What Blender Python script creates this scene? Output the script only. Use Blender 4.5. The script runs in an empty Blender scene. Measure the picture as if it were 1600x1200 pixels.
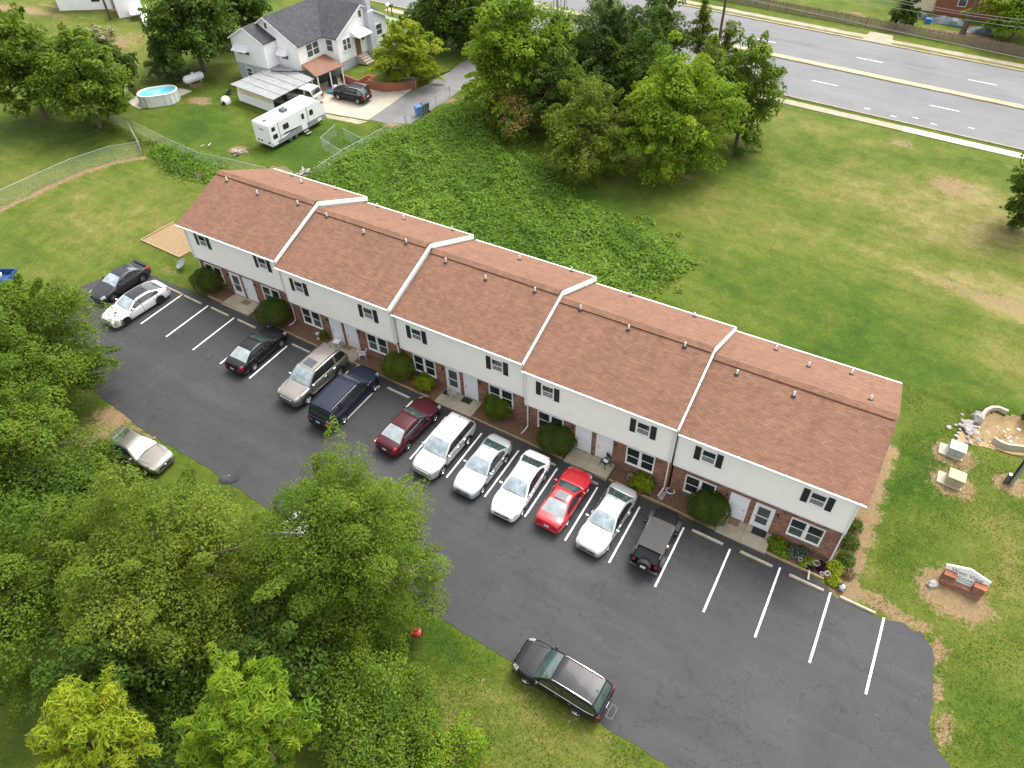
import bpy, bmesh, math, random
import numpy as np
from mathutils import Vector, Matrix
rnd = random.Random(7); nr = np.random.RandomState(11)
scene = bpy.context.scene; COL = scene.collection
PI = math.pi; R = math.radians

# ------------------------------------------------------------------ camera, sky, sun, exposure
CP = (49.292, -26.826, 32.083); YAW, PITCH, ROLL, FPX = -0.5526, 0.7624, -0.0277, 1105.56
def cam_axes():
    cy, sy, cp, sp = math.cos(YAW), math.sin(YAW), math.cos(PITCH), math.sin(PITCH)
    f = Vector((sy*cp, cy*cp, -sp)); r = Vector((cy, -sy, 0)); u = r.cross(f)
    cr, sr = math.cos(ROLL), math.sin(ROLL)
    return cr*r + sr*u, -sr*r + cr*u, f
AR, AU, AF = cam_axes()
cd = bpy.data.cameras.new('camera'); cam = bpy.data.objects.new('camera', cd); COL.objects.link(cam)
m = Matrix((AR, AU, -AF)).transposed().to_4x4(); m.translation = CP
cam.matrix_world = m
cd.sensor_width = 36; cd.lens = FPX/1600*36; cd.clip_end = 3000; cd.clip_start = .5
scene.camera = cam

SUN_EL, SUN_AZ = R(62), R(15)            # azimuth measured from +Y towards +X
w = bpy.data.worlds.new('World'); scene.world = w; w.use_nodes = True
nt = w.node_tree; bg = nt.nodes['Background']
sky = nt.nodes.new('ShaderNodeTexSky'); sky.sky_type = 'NISHITA'; sky.sun_disc = False
sky.sun_elevation = SUN_EL; sky.sun_rotation = SUN_AZ; sky.air_density = 1.0; sky.dust_density = 4.0; sky.ozone_density = 1.0
hs = nt.nodes.new('ShaderNodeHueSaturation'); hs.inputs['Saturation'].default_value = .22
nt.links.new(sky.outputs[0], hs.inputs['Color']); nt.links.new(hs.outputs[0], bg.inputs[0]); bg.inputs[1].default_value = .15
sd = bpy.data.lights.new('sun', 'SUN'); sd.energy = .75; sd.angle = R(30); sd.color = (1, .95, .87)
so = bpy.data.objects.new('sun', sd); COL.objects.link(so)
dv = Vector((math.sin(SUN_AZ)*math.cos(SUN_EL), math.cos(SUN_AZ)*math.cos(SUN_EL), math.sin(SUN_EL)))
so.rotation_euler = dv.to_track_quat('Z', 'Y').to_euler(); so.location = (0, 0, 80)
scene.view_settings.view_transform = 'Standard'; scene.view_settings.look = 'None'
scene.view_settings.exposure = 1.55; scene.view_settings.gamma = 1

# ------------------------------------------------------------------ ground plane and placing helpers
Z0, GX, GY = -.40, -.044, .036
def gz(x, y): return Z0 + GX*x + GY*y
GN = Vector((-GX, -GY, 1)).normalized()
def at(px, py, h=0.):
    """point of the sloping ground (raised by h) that the photograph shows at pixel px,py"""
    d = AF + AR*((px-800)/FPX) + AU*((600-py)/FPX)
    t = (Z0 + h + GX*CP[0] + GY*CP[1] - CP[2])/(d.z - GX*d.x - GY*d.y)
    return Vector(CP) + d*t
def xy(px, py, h=0.):
    p = at(px, py, h); return (p.x, p.y)

# ------------------------------------------------------------------ materials
MATS = {}
def nodes(name):
    m = bpy.data.materials.new(name); m.use_nodes = True; MATS[name] = m
    return m, m.node_tree.nodes, m.node_tree.links, m.node_tree.nodes['Principled BSDF']
def mat(name, col, rough=.6, metal=0., var=.12, scale=3., bump=0., bscale=40., spec=.5, coat=0., coords='Object', aniso=None):
    m, N, L, b = nodes(name)
    b.inputs['Roughness'].default_value = rough; b.inputs['Metallic'].default_value = metal
    b.inputs['Specular IOR Level'].default_value = spec; b.inputs['Coat Weight'].default_value = coat; b.inputs['Coat Roughness'].default_value = .04
    tc = N.new('ShaderNodeTexCoord')
    if var > 0:
        n = N.new('ShaderNodeTexNoise'); n.inputs['Scale'].default_value = scale; n.inputs['Detail'].default_value = 6; n.inputs['Roughness'].default_value = .65
        if aniso:
            mp = N.new('ShaderNodeMapping'); mp.inputs['Scale'].default_value = aniso
            L.new(tc.outputs[coords], mp.inputs[0]); L.new(mp.outputs[0], n.inputs['Vector'])
        else: L.new(tc.outputs[coords], n.inputs['Vector'])
        mx = N.new('ShaderNodeMix'); mx.data_type = 'RGBA'
        mr = N.new('ShaderNodeMapRange'); mr.inputs[1].default_value = .3; mr.inputs[2].default_value = .7
        L.new(n.outputs['Fac'], mr.inputs[0]); L.new(mr.outputs[0], mx.inputs[0])
        mx.inputs[6].default_value = (*[c*(1-var) for c in col], 1); mx.inputs[7].default_value = (*[min(1, c*(1+var)) for c in col], 1)
        L.new(mx.outputs[2], b.inputs['Base Color'])
    else: b.inputs['Base Color'].default_value = (*col, 1)
    if bump > 0:
        n2 = N.new('ShaderNodeTexNoise'); n2.inputs['Scale'].default_value = bscale; n2.inputs['Detail'].default_value = 4
        L.new(tc.outputs[coords], n2.inputs['Vector'])
        bp = N.new('ShaderNodeBump'); bp.inputs['Strength'].default_value = bump; bp.inputs['Distance'].default_value = .02
        L.new(n2.outputs['Fac'], bp.inputs['Height']); L.new(bp.outputs[0], b.inputs['Normal'])
    return m
def ramp(N, L, src, pts):
    r = N.new('ShaderNodeValToRGB'); e = r.color_ramp.elements
    while len(e) < len(pts): e.new(.5)
    for k, (p, c) in enumerate(pts): e[k].position = p; e[k].color = (*c, 1)
    L.new(src, r.inputs[0]); return r.outputs[0]
def noise(N, L, vec, scale, detail=6, rough=.6, dist=0.):
    n = N.new('ShaderNodeTexNoise'); n.inputs['Scale'].default_value = scale; n.inputs['Detail'].default_value = detail
    n.inputs['Roughness'].default_value = rough; n.inputs['Distortion'].default_value = dist; L.new(vec, n.inputs['Vector']); return n.outputs['Fac']
def mixc(N, L, fac, a, b, mode='MIX'):
    x = N.new('ShaderNodeMix'); x.data_type = 'RGBA'; x.blend_type = mode
    for s, v in ((0, fac), (6, a), (7, b)):
        if hasattr(v, 'links'): L.new(v, x.inputs[s])
        else: x.inputs[s].default_value = v if not isinstance(v, tuple) else (*v, 1)
    return x.outputs[2]
def math_(N, L, op, a, b=0., clamp=False):
    x = N.new('ShaderNodeMath'); x.operation = op; x.use_clamp = clamp
    for s, v in ((0, a), (1, b)):
        if hasattr(v, 'links'): L.new(v, x.inputs[s])
        else: x.inputs[s].default_value = v
    return x.outputs[0]
def bumpn(N, L, b, h, strength, dist=.02):
    bp = N.new('ShaderNodeBump'); bp.inputs['Strength'].default_value = strength; bp.inputs['Distance'].default_value = dist
    L.new(h, bp.inputs['Height']); L.new(bp.outputs[0], b.inputs['Normal'])

def grass_mat():
    m, N, L, b = nodes('grass_ground'); b.inputs['Roughness'].default_value = .9; b.inputs['Specular IOR Level'].default_value = .15
    v = N.new('ShaderNodeTexCoord').outputs['Object']
    big = noise(N, L, v, .06, 4, .6, .6); mid = noise(N, L, v, .45, 6, .7, .4); fine = noise(N, L, v, 6., 8, .82); blade = noise(N, L, v, 26., 3, .8)
    s = math_(N, L, 'ADD', math_(N, L, 'MULTIPLY', big, .45), math_(N, L, 'MULTIPLY', mid, .55))
    at_ = N.new('ShaderNodeAttribute'); at_.attribute_name = 'mask'; sep = N.new('ShaderNodeSeparateColor'); L.new(at_.outputs['Color'], sep.inputs[0])
    dirt, dry, lush = sep.outputs[0], sep.outputs[1], sep.outputs[2]
    s2 = math_(N, L, 'ADD', s, math_(N, L, 'MULTIPLY', math_(N, L, 'SUBTRACT', dry, lush), .20))
    pat = noise(N, L, v, 1.5, 8, .78, .7); s2 = math_(N, L, 'ADD', s2, math_(N, L, 'MULTIPLY', math_(N, L, 'SUBTRACT', pat, .5), .36))
    c = ramp(N, L, s2, [(.30, (.036, .074, .007)), (.42, (.061, .100, .010)), (.53, (.090, .120, .016)), (.64, (.136, .142, .031)), (.76, (.225, .19, .08))])
    c = mixc(N, L, .8, c, ramp(N, L, fine, [(.28, (.48, .5, .45)), (.5, (.98, .98, .96)), (.72, (1.46, 1.44, 1.38))]), 'MULTIPLY')
    mw_ = N.new('ShaderNodeMapping'); mw_.inputs['Scale'].default_value = (.06, 1.3, 1); mw_.inputs['Rotation'].default_value = (0, 0, .25); L.new(v, mw_.inputs[0]); c = mixc(N, L, .5, c, ramp(N, L, noise(N, L, mw_.outputs[0], 1., 3, .5), [(.35, (.84, .86, .84)), (.65, (1.14, 1.12, 1.1))]), 'MULTIPLY')
    c = mixc(N, L, .7, c, ramp(N, L, blade, [(.3, (.62, .64, .58)), (.5, (1, 1, 1)), (.7, (1.35, 1.35, 1.28))]), 'MULTIPLY')
    dn = math_(N, L, 'ADD', dirt, math_(N, L, 'MULTIPLY', math_(N, L, 'SUBTRACT', math_(N, L, 'ADD', pat, fine), 1.), 2.2))
    df = N.new('ShaderNodeMapRange'); df.inputs[1].default_value = .38; df.inputs[2].default_value = .72; L.new(dn, df.inputs[0])
    dc = ramp(N, L, fine, [(.3, (.15, .098, .05)), (.55, (.25, .175, .095)), (.75, (.33, .25, .155))])
    c = mixc(N, L, df.outputs[0], c, dc)
    L.new(c, b.inputs['Base Color'])
    bumpn(N, L, b, math_(N, L, 'ADD', fine, blade), .7, .06)
    return m
def asphalt_mat(name, lo, hi, crack=True, fresh=False):
    m, N, L, b = nodes(name); b.inputs['Roughness'].default_value = .7 if fresh else .95; b.inputs['Specular IOR Level'].default_value = .3 if fresh else .1
    v = N.new('ShaderNodeTexCoord').outputs['Object']
    big = noise(N, L, v, .16, 5, .6, .8); fine = noise(N, L, v, 38., 3, .7)
    mp = N.new('ShaderNodeMapping'); mp.inputs['Scale'].default_value = (.12, 1.1, 1); mp.inputs['Rotation'].default_value = (0, 0, .12); L.new(v, mp.inputs[0])
    streak = noise(N, L, mp.outputs[0], 1., 5, .6)
    s = math_(N, L, 'ADD', math_(N, L, 'MULTIPLY', big, .6), math_(N, L, 'MULTIPLY', streak, .4))
    c = ramp(N, L, s, [(.35, lo), (.62, hi)])
    c = mixc(N, L, .6, c, ramp(N, L, fine, [(.3, (.6, .6, .6)), (.5, (1, 1, 1)), (.7, (1.5, 1.5, 1.5))]), 'MULTIPLY')
    if crack:
        wv = N.new('ShaderNodeVectorMath'); wv.operation = 'ADD'
        nz = N.new('ShaderNodeTexNoise'); nz.inputs['Scale'].default_value = .9; nz.inputs['Detail'].default_value = 5; L.new(v, nz.inputs['Vector'])
        sc = N.new('ShaderNodeVectorMath'); sc.operation = 'SCALE'; sc.inputs['Scale'].default_value = 1.6; L.new(nz.outputs['Color'], sc.inputs[0])
        L.new(v, wv.inputs[0]); L.new(sc.outputs[0], wv.inputs[1])
        for vs, th, gate_s, lo_g, col, amt in ((.5, .006, .10, .42, (.010, .010, .010), .7), (2.3, .024, .22, .53, (.010, .010, .010), .6), (.45, .004, .15, .5, (.16, .155, .15), .22)):
            vo = N.new('ShaderNodeTexVoronoi'); vo.feature = 'DISTANCE_TO_EDGE'; vo.inputs['Scale'].default_value = vs; L.new(wv.outputs[0], vo.inputs['Vector'])
            mr = N.new('ShaderNodeMapRange'); mr.inputs[1].default_value = th*.35; mr.inputs[2].default_value = th; mr.inputs[3].default_value = 1; mr.inputs[4].default_value = 0
            L.new(vo.outputs['Distance'], mr.inputs[0])
            g = N.new('ShaderNodeMapRange'); g.inputs[1].default_value = lo_g; g.inputs[2].default_value = lo_g+.08; L.new(noise(N, L, v, gate_s, 3), g.inputs[0])
            c = mixc(N, L, math_(N, L, 'MULTIPLY', math_(N, L, 'MULTIPLY', mr.outputs[0], g.outputs[0]), amt), c, col)
    if fresh:   # oil drips and scuffs
        st = noise(N, L, v, .9, 4, .75, 1.2); c = mixc(N, L, .55, c, ramp(N, L, st, [(.30, (.55, .55, .55)), (.42, (1, 1, 1)), (.62, (1, 1, 1)), (.74, (1.4, 1.39, 1.37))]), 'MULTIPLY')
    L.new(c, b.inputs['Base Color']); bumpn(N, L, b, fine, .25, .01)
    return m
def brickish(name, c1, c2, mortar, bw, bh, ms, rough=.85, coords='UV', noise_amt=.5, bump=.4):
    m, N, L, b = nodes(name); b.inputs['Roughness'].default_value = rough; b.inputs['Specular IOR Level'].default_value = .25
    v = N.new('ShaderNodeTexCoord').outputs[coords]
    t = N.new('ShaderNodeTexBrick'); L.new(v, t.inputs['Vector']); t.inputs['Scale'].default_value = 1
    t.inputs['Brick Width'].default_value = bw; t.inputs['Row Height'].default_value = bh; t.inputs['Mortar Size'].default_value = ms
    t.inputs['Color1'].default_value = (*c1, 1); t.inputs['Color2'].default_value = (*c2, 1); t.inputs['Mortar'].default_value = (*mortar, 1); t.inputs['Bias'].default_value = 0
    n = noise(N, L, v, 1.7, 5, .7); n2 = noise(N, L, v, .35, 4, .6)
    c = mixc(N, L, noise_amt, t.outputs[0], ramp(N, L, n, [(.3, (.6, .6, .6)), (.5, (1, 1, 1)), (.7, (1.4, 1.36, 1.3))]), 'MULTIPLY')
    c = mixc(N, L, noise_amt, c, ramp(N, L, n2, [(.3, (.78, .78, .8)), (.7, (1.18, 1.16, 1.12))]), 'MULTIPLY')
    if name == 'shingle':
        ms_ = N.new('ShaderNodeMapping'); ms_.inputs['Scale'].default_value = (1.1, .10, 1); L.new(v, ms_.inputs[0]); c = mixc(N, L, .6, c, ramp(N, L, noise(N, L, ms_.outputs[0], 1., 5, .65), [(.32, (.84, .83, .83)), (.5, (1, 1, 1)), (.7, (1.10, 1.09, 1.07))]), 'MULTIPLY')
        mr_ = N.new('ShaderNodeMapping'); mr_.inputs['Scale'].default_value = (1.6, 7.4, 1); L.new(v, mr_.inputs[0]); vo_ = N.new('ShaderNodeTexVoronoi'); vo_.inputs['Scale'].default_value = 1.; L.new(mr_.outputs[0], vo_.inputs['Vector']); c = mixc(N, L, .5, c, ramp(N, L, vo_.outputs['Color'], [(0., (.76, .76, .78)), (.5, (1, 1, 1)), (1., (1.2, 1.16, 1.12))]), 'MULTIPLY')
    L.new(c, b.inputs['Base Color'])
    bumpn(N, L, b, math_(N, L, 'SUBTRACT', 1., t.outputs['Fac']), bump, .01)
    return m
def leaf_mat(name, trans=.38):
    m, N, L, b = nodes(name); b.inputs['Roughness'].default_value = .6; b.inputs['Specular IOR Level'].default_value = .14
    a = N.new('ShaderNodeAttribute'); a.attribute_name = 'col'; L.new(a.outputs['Color'], b.inputs['Base Color'])
    t = N.new('ShaderNodeBsdfTranslucent'); mx = N.new('ShaderNodeMixShader'); mx.inputs[0].default_value = trans
    g = mixc(N, L, 1., a.outputs['Color'], (1.5, 1.5, .7), 'MULTIPLY'); L.new(g, t.inputs['Color'])
    L.new(b.outputs[0], mx.inputs[1]); L.new(t.outputs[0], mx.inputs[2]); L.new(mx.outputs[0], N['Material Output'].inputs['Surface'])
    return m
grass_mat()
asphalt_mat('lot_asphalt', (.032, .032, .0335), (.051, .0505, .051), True, True)
asphalt_mat('road_asphalt', (.155, .155, .16), (.195, .194, .194), False)
asphalt_mat('drive_asphalt', (.13, .125, .125), (.21, .205, .2), False)
brickish('shingle', (.228, .122, .078), (.178, .094, .060), (.132, .072, .050), .30, .135, .012, .9, 'UV', .28, .4)
brickish('shingle_grey', (.075, .078, .085), (.05, .052, .058), (.03, .03, .033), .30, .14, .012, .9, 'UV', .5, .4)
brickish('brick', (.40, .135, .065), (.085, .042, .034), (.29, .25, .21), .26, .095, .012, .9, 'UV', .6, .5)
brickish('brick_red', (.33, .10, .055), (.25, .078, .045), (.30, .17, .12), .215, .078, .009, .9, 'UV', .4, .5)
brickish('block', (.50, .53, .56), (.45, .48, .52), (.40, .42, .45), .4, .2, .012, .9, 'UV', .4, .4)
leaf_mat('leaf')
mat('siding', (.89, .862, .785), .55, 0, .03, 1.5); mat('siding_white', (.87, .865, .85), .55, 0, .04, 1.2)
mat('trim', (.80, .80, .78), .5, 0, .05, 4); mat('white_door', (.78, .79, .81), .4, 0, .03, 2); mat('shutter', (.018, .016, .016), .5, 0, .2, 6)
mat('concrete', (.37, .325, .24), .9, 0, .16, 1.6, .3); mat('concrete_pale', (.385, .345, .27), .9, 0, .15, .8, .3); mat('walk_new', (.50, .455, .37), .9, 0, .08, 1.2, .2)
mat('walk_old', (.31, .265, .185), .95, 0, .22, .9, .4); mat('median', (.36, .305, .19), .95, 0, .2, 1., .4)
mat('stop_concrete', (.44, .39, .28), .9, 0, .2, 5., .4); mat('paint', (.82, .82, .82), .7, 0, .07, 6); mat('road_paint', (.75, .74, .70), .8, 0, .15, 4)
mat('mulch', (.155, .085, .052), .95, 0, .45, 9., .9, 30); mat('straw', (.25, .17, .09), .95, 0, .4, 7., .9, 30, aniso=(1, 2.5, 1)); mat('dirt', (.40, .26, .13), .95, 0, .25, 1.5, .6, 20)
mat('clay', (.30, .20, .10), .95, 0, .3, 1.2, .6, 10); mat('timber', (.36, .25, .14), .85, 0, .25, 5, .3); mat('weathered', (.46, .41, .32), .9, 0, .2, 6, .3)
mat('bark', (.12, .09, .065), .95, 0, .35, 6, .6, 20); mat('bark_pale', (.33, .30, .27), .95, 0, .3, 6, .6, 20)
mat('galv', (.42, .44, .45), .45, .7, .1, 4); mat('wire', (.5, .52, .5), .5, .5, .05, 4); mat('black_metal', (.02, .02, .022), .4, .2, .2, 5)
mat('black_plastic', (.022, .022, .024), .6, 0, .2, 5); mat('rubber', (.018, .018, .018), .8, 0, .3, 8); mat('chrome', (.72, .72, .72), .15, 1., .03, 4); mat('alloy', (.55, .55, .56), .28, .85, .05, 4)
mat('dark_alloy', (.05, .05, .052), .35, .6, .05, 4)
mat('tail', (.34, .008, .010), .15, 0, .1, 20, coat=1); mat('head', (.40, .42, .43), .08, .2, .15, 20, coat=1); mat('plate', (.72, .72, .72), .4, 0, .2, 30)
mat('pane', (.022, .03, .03), .06, 0, .4, 1.2, spec=.6); mat('screen', (.07, .085, .08), .35, 0, .2, 2); mat('car_glass', (.018, .022, .024), .03, 0, .3, 2, spec=.8, coat=.6)
mat('windshield', (.29, .35, .37), .04, 0, .45, 2.2, spec=.8, coat=1.); mat('rear_glass', (.045, .075, .07), .04, 0, .35, 2., spec=.8, coat=1.); mat('rear_pale', (.30, .34, .34), .05, 0, .3, 2., spec=.8, coat=1.)  # pale windshield base stands in for sky reflection and a light interior
mat('canvas', (.048, .047, .046), .85, 0, .1, 3, .2, 60); mat('under', (.012, .012, .012), .9, 0, 0)
mat('pool_wall', (.66, .67, .66), .5, 0, .08, 3); mat('pool_water', (.14, .58, .66), .06, 0, .12, .8, .15, 6); mat('tin', (.27, .28, .275), .75, .1, .28, 1.4, spec=.2, aniso=(1, 5, 1)); mat('cream', (.72, .62, .40), .7, 0, .12, 1.5)
mat('rust', (.19, .095, .058), .85, 0, .2, 2.5); mat('green_roof', (.16, .24, .13), .7, 0, .15, 2); mat('blue_plastic', (.03, .16, .42), .5, 0, .15, 4); mat('grey_plastic', (.07, .08, .085), .6, 0, .15, 4)
mat('red_enamel', (.45, .02, .035), .3, 0, .1, 6, coat=.5); mat('stone', (.30, .28, .265), .9, 0, .25, 3, .5); mat('stone_pale', (.46, .41, .34), .9, 0, .2, 3, .5); mat('util_green', (.36, .42, .40), .5, .1, .08, 3)
mat('util_rust', (.40, .35, .22), .8, .1, .3, 9); mat('white_plastic', (.80, .80, .80), .4, 0, .04, 4); mat('grey_chair', (.42, .41, .40), .55, 0, .1, 6); mat('wood_pole', (.10, .065, .045), .95, 0, .3, 4, aniso=(6, 6, .5))
mat('fence_wood', (.22, .165, .12), .95, 0, .35, 2.5, aniso=(6, 6, .6)); mat('rv_white', (.80, .80, .80), .35, 0, .03, 2); mat('rv_grey', (.26, .265, .26), .4, 0, .15, 3); mat('rv_dark', (.03, .03, .032), .4, 0, .1, 4)
mat('interior', (.10, .07, .05), .9, 0, .3, 2); mat('tarp', (.055, .075, .085), .5, 0, .4, 2, .6, 6); mat('blue_tarp', (.03, .22, .42), .5, 0, .3, 4); mat('brass', (.5, .42, .25), .35, .8, .05, 4)
mat('grey_wire', (.30, .30, .30), .5, .3, 0); mat('dish', (.20, .21, .22), .5, .2, .15, 4); mat('terracotta', (.5, .5, .5), .8, 0, .2, 6); mat('mat_brown', (.22, .15, .085), .95, 0, .3, 20); mat('mat_black', (.02, .02, .02), .9, 0, .2, 20)
mat('trailer_blue', (.02, .075, .19), .6, 0, .2, 4); mat('ink', (.10, .11, .11), .6, 0, 0); mat('steel_ball', (.55, .56, .56), .12, 1., .03, 3); mat('soil', (.10, .06, .04), .95, 0, .4, 10, .6, 30)

def paint_mat(name, col, metal=.0, rough=.28, dust=.05):
    if name in MATS: return name
    dk = max(col) < .1; m = mat(name, col, rough+(.08 if dk else 0), metal*(.3 if dk else 1), dust, 2.5, 0, coat=.22 if dk else .9, spec=.22 if dk else .5); m.node_tree.nodes['Principled BSDF'].inputs['Coat Roughness'].default_value = .06
    return name

# ------------------------------------------------------------------ mesh builder
def link(o, parent=None):
    COL.objects.link(o)
    if parent is not None: o.parent = parent
    return o
def mesh_obj(name, V, F, m, parent=None, smooth=False, uv=True):
    me = bpy.data.meshes.new(name); me.from_pydata([tuple(v) for v in V], [], [tuple(f) for f in F]); me.update()
    me.materials.append(MATS[m])
    if uv and len(F) < 60000: box_uv(me)
    if smooth:
        me.polygons.foreach_set('use_smooth', [True]*len(me.polygons))
        me.set_sharp_from_angle(angle=R(38))
    return link(bpy.data.objects.new(name, me), parent)
def box_uv(me):
    l = me.uv_layers.new(name='uv'); vs = me.vertices
    for p in me.polygons:
        n = p.normal; a = max(range(3), key=lambda i: abs(n[i]))
        for li in p.loop_indices:
            co = vs[me.loops[li].vertex_index].co
            if a == 2: uv = (co.x, co.y*math.sqrt(1+(n.y/n.z)**2) if abs(n.z) > .3 else co.y)
            elif a == 1: uv = (co.x, co.z)
            else: uv = (co.y, co.z)
            l.data[li].uv = uv
class MB:
    def __init__(s): s.V = []; s.F = []
    def add(s, V, F):
        o = len(s.V); s.V += [tuple(v) for v in V]; s.F += [tuple(i+o for i in f) for f in F]; return s
    def box(s, x0, x1, y0, y1, z0, z1, bev=0.):
        x0, x1 = min(x0, x1), max(x0, x1); y0, y1 = min(y0, y1), max(y0, y1); z0, z1 = min(z0, z1), max(z0, z1)
        if bev <= 0:
            return s.add([(x, y, z) for z in (z0, z1) for y in (y0, y1) for x in (x0, x1)], [(0, 2, 3, 1), (4, 5, 7, 6), (0, 1, 5, 4), (2, 6, 7, 3), (0, 4, 6, 2), (1, 3, 7, 5)])
        bm = bmesh.new(); bmesh.ops.create_cube(bm, size=1)
        for v in bm.verts: v.co = Vector(((x0+x1)/2+v.co.x*(x1-x0), (y0+y1)/2+v.co.y*(y1-y0), (z0+z1)/2+v.co.z*(z1-z0)))
        bmesh.ops.bevel(bm, geom=bm.edges[:], offset=bev, segments=2, affect='EDGES', profile=.5)
        bm.verts.index_update(); s.add([v.co[:] for v in bm.verts], [[v.index for v in f.verts] for f in bm.faces]); bm.free(); return s
    def obox(s, c, ax, ay, az):   # oriented box: centre and half axes
        c, ax, ay, az = Vector(c), Vector(ax), Vector(ay), Vector(az)
        return s.add([c+ax*i+ay*j+az*k for k in (-1, 1) for j in (-1, 1) for i in (-1, 1)], [(0, 2, 3, 1), (4, 5, 7, 6), (0, 1, 5, 4), (2, 6, 7, 3), (0, 4, 6, 2), (1, 3, 7, 5)])
    def tube(s, pts, r, n=8, cap=True):
        pts = [Vector(p) for p in pts]; rs = r if isinstance(r, (list, tuple)) else [r]*len(pts); V = []; F = []
        for i, p in enumerate(pts):
            d = (pts[min(i+1, len(pts)-1)]-pts[max(i-1, 0)]).normalized()
            a = d.cross(Vector((0, 0, 1)) if abs(d.z) < .9 else Vector((1, 0, 0))).normalized(); b = d.cross(a)
            V += [p+(a*math.cos(2*PI*k/n)+b*math.sin(2*PI*k/n))*rs[i] for k in range(n)]
        for i in range(len(pts)-1):
            for k in range(n): F.append((i*n+k, i*n+(k+1) % n, (i+1)*n+(k+1) % n, (i+1)*n+k))
        if cap: F += [tuple(range(n)), tuple(range((len(pts)-1)*n, len(pts)*n))[::-1]]
        return s.add(V, F)
    def lathe(s, prof, c=(0, 0, 0), n=16, axis='z'):
        V = []; F = []
        for (r, z) in prof:
            for k in range(n):
                a = 2*PI*k/n; p = (r*math.cos(a), r*math.sin(a), z)
                if axis == 'y': p = (p[0], p[2], p[1])
                if axis == 'x': p = (p[2], p[0], p[1])
                V.append((p[0]+c[0], p[1]+c[1], p[2]+c[2]))
        for i in range(len(prof)-1):
            for k in range(n): F.append((i*n+k, i*n+(k+1) % n, (i+1)*n+(k+1) % n, (i+1)*n+k))
        return s.add(V, F)
    def prism(s, poly, axis, a, b):   # polygon in the plane normal to axis, extruded a..b
        n = len(poly); mk = {'x': lambda u, v, t: (t, u, v), 'y': lambda u, v, t: (u, t, v), 'z': lambda u, v, t: (u, v, t)}[axis]
        V = [mk(u, v, t) for t in (a, b) for u, v in poly]
        return s.add(V, [tuple(range(n))[::-1], tuple(range(n, 2*n))] + [(i, (i+1) % n, n+(i+1) % n, n+i) for i in range(n)])
    def build(s, name, m, parent=None, smooth=False): return mesh_obj(name, s.V, s.F, m, parent, smooth)
def tag(o, label=None, cat=None, group=None, kind=None):
    if label: o['label'] = label
    if cat: o['category'] = cat
    if group: o['group'] = group
    if kind: o['kind'] = kind
    return o
def thing(name, label, cat, loc=(0, 0, 0), rz=0., group=None, tilt=False):
    o = bpy.data.objects.new(name, None); o.empty_display_size = .3; COL.objects.link(o)
    q = Matrix.Rotation(rz, 4, 'Z')
    if tilt: q = Vector((0, 0, 1)).rotation_difference(GN).to_matrix().to_4x4() @ q
    q.translation = Vector(loc); o.matrix_world = q
    return tag(o, label, cat, group)
def gthing(name, label, cat, x, y, rz=0., group=None, tilt=False, dz=0.): return thing(name, label, cat, (x, y, gz(x, y)+dz), rz, group, tilt)
def copy_tree(o, parent=None):
    c = o.copy(); COL.objects.link(c)
    if parent is not None: c.parent = parent
    for ch in o.children: copy_tree(ch, c)
    return c
def wobble(poly, step=.5, amp=.1, closed=True, seed=1):
    r = random.Random(seed); out = []; n = len(poly)
    for i in range(n if closed else n-1):
        a, b = Vector(poly[i][:2]), Vector(poly[(i+1) % n][:2]); k = max(1, int((b-a).length/step)); nn = Vector((-(b-a).y, (b-a).x)).normalized()
        for j in range(k): out.append(tuple(a.lerp(b, j/k)+nn*(r.uniform(-amp, amp) if j else r.uniform(-amp, amp)*.3)))
    if not closed: out.append(tuple(poly[-1][:2]))
    return out
def sheet(name, poly, dz, m, parent=None, thick=.0, kind='structure', hf=None):
    bm = bmesh.new(); vs = [bm.verts.new((p[0], p[1], gz(p[0], p[1])+dz)) for p in poly]; f = bm.faces.new(vs)
    if f.normal.z < 0: f.normal_flip()
    bm.normal_update()
    if f.normal.z < 0: bmesh.ops.reverse_faces(bm, faces=[f])
    if thick > 0:
        r = bmesh.ops.extrude_face_region(bm, geom=[f])
        for v in [g for g in r['geom'] if isinstance(g, bmesh.types.BMVert)]: v.co.z += 0
        for v in vs: v.co.z -= thick
    bmesh.ops.triangulate(bm, faces=[q for q in bm.faces if len(q.verts) > 4])
    bmesh.ops.recalc_face_normals(bm, faces=bm.faces)
    me = bpy.data.meshes.new(name); bm.to_mesh(me); bm.free()
    if sum(p.normal.z*p.area for p in me.polygons) < 0: me.flip_normals()
    me.materials.append(MATS[m]); box_uv(me); o = link(bpy.data.objects.new(name, me), parent)
    if kind and parent is None: o['kind'] = kind
    return o
def inpoly(P, poly):
    x, y = P[:, 0], P[:, 1]; c = np.zeros(len(P), bool); n = len(poly)
    for i in range(n):
        x0, y0 = poly[i][:2]; x1, y1 = poly[(i+1) % n][:2]
        hit = ((y0 > y) != (y1 > y)) & (x < (x1-x0)*(y-y0)/((y1-y0) if y1 != y0 else 1e-9)+x0); c ^= hit
    return c
def vnoise(x, y, s, seed=0):     # smooth pseudo noise in numpy, -1..1
    rr = np.random.RandomState(seed); t = np.zeros_like(x)
    for k in range(7):
        a = rr.uniform(0, 2*PI); fq = s*rr.uniform(.6, 1.8); t += np.sin((x*math.cos(a)+y*math.sin(a))*fq+rr.uniform(0, 6.28))
    return t/3.5
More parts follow.
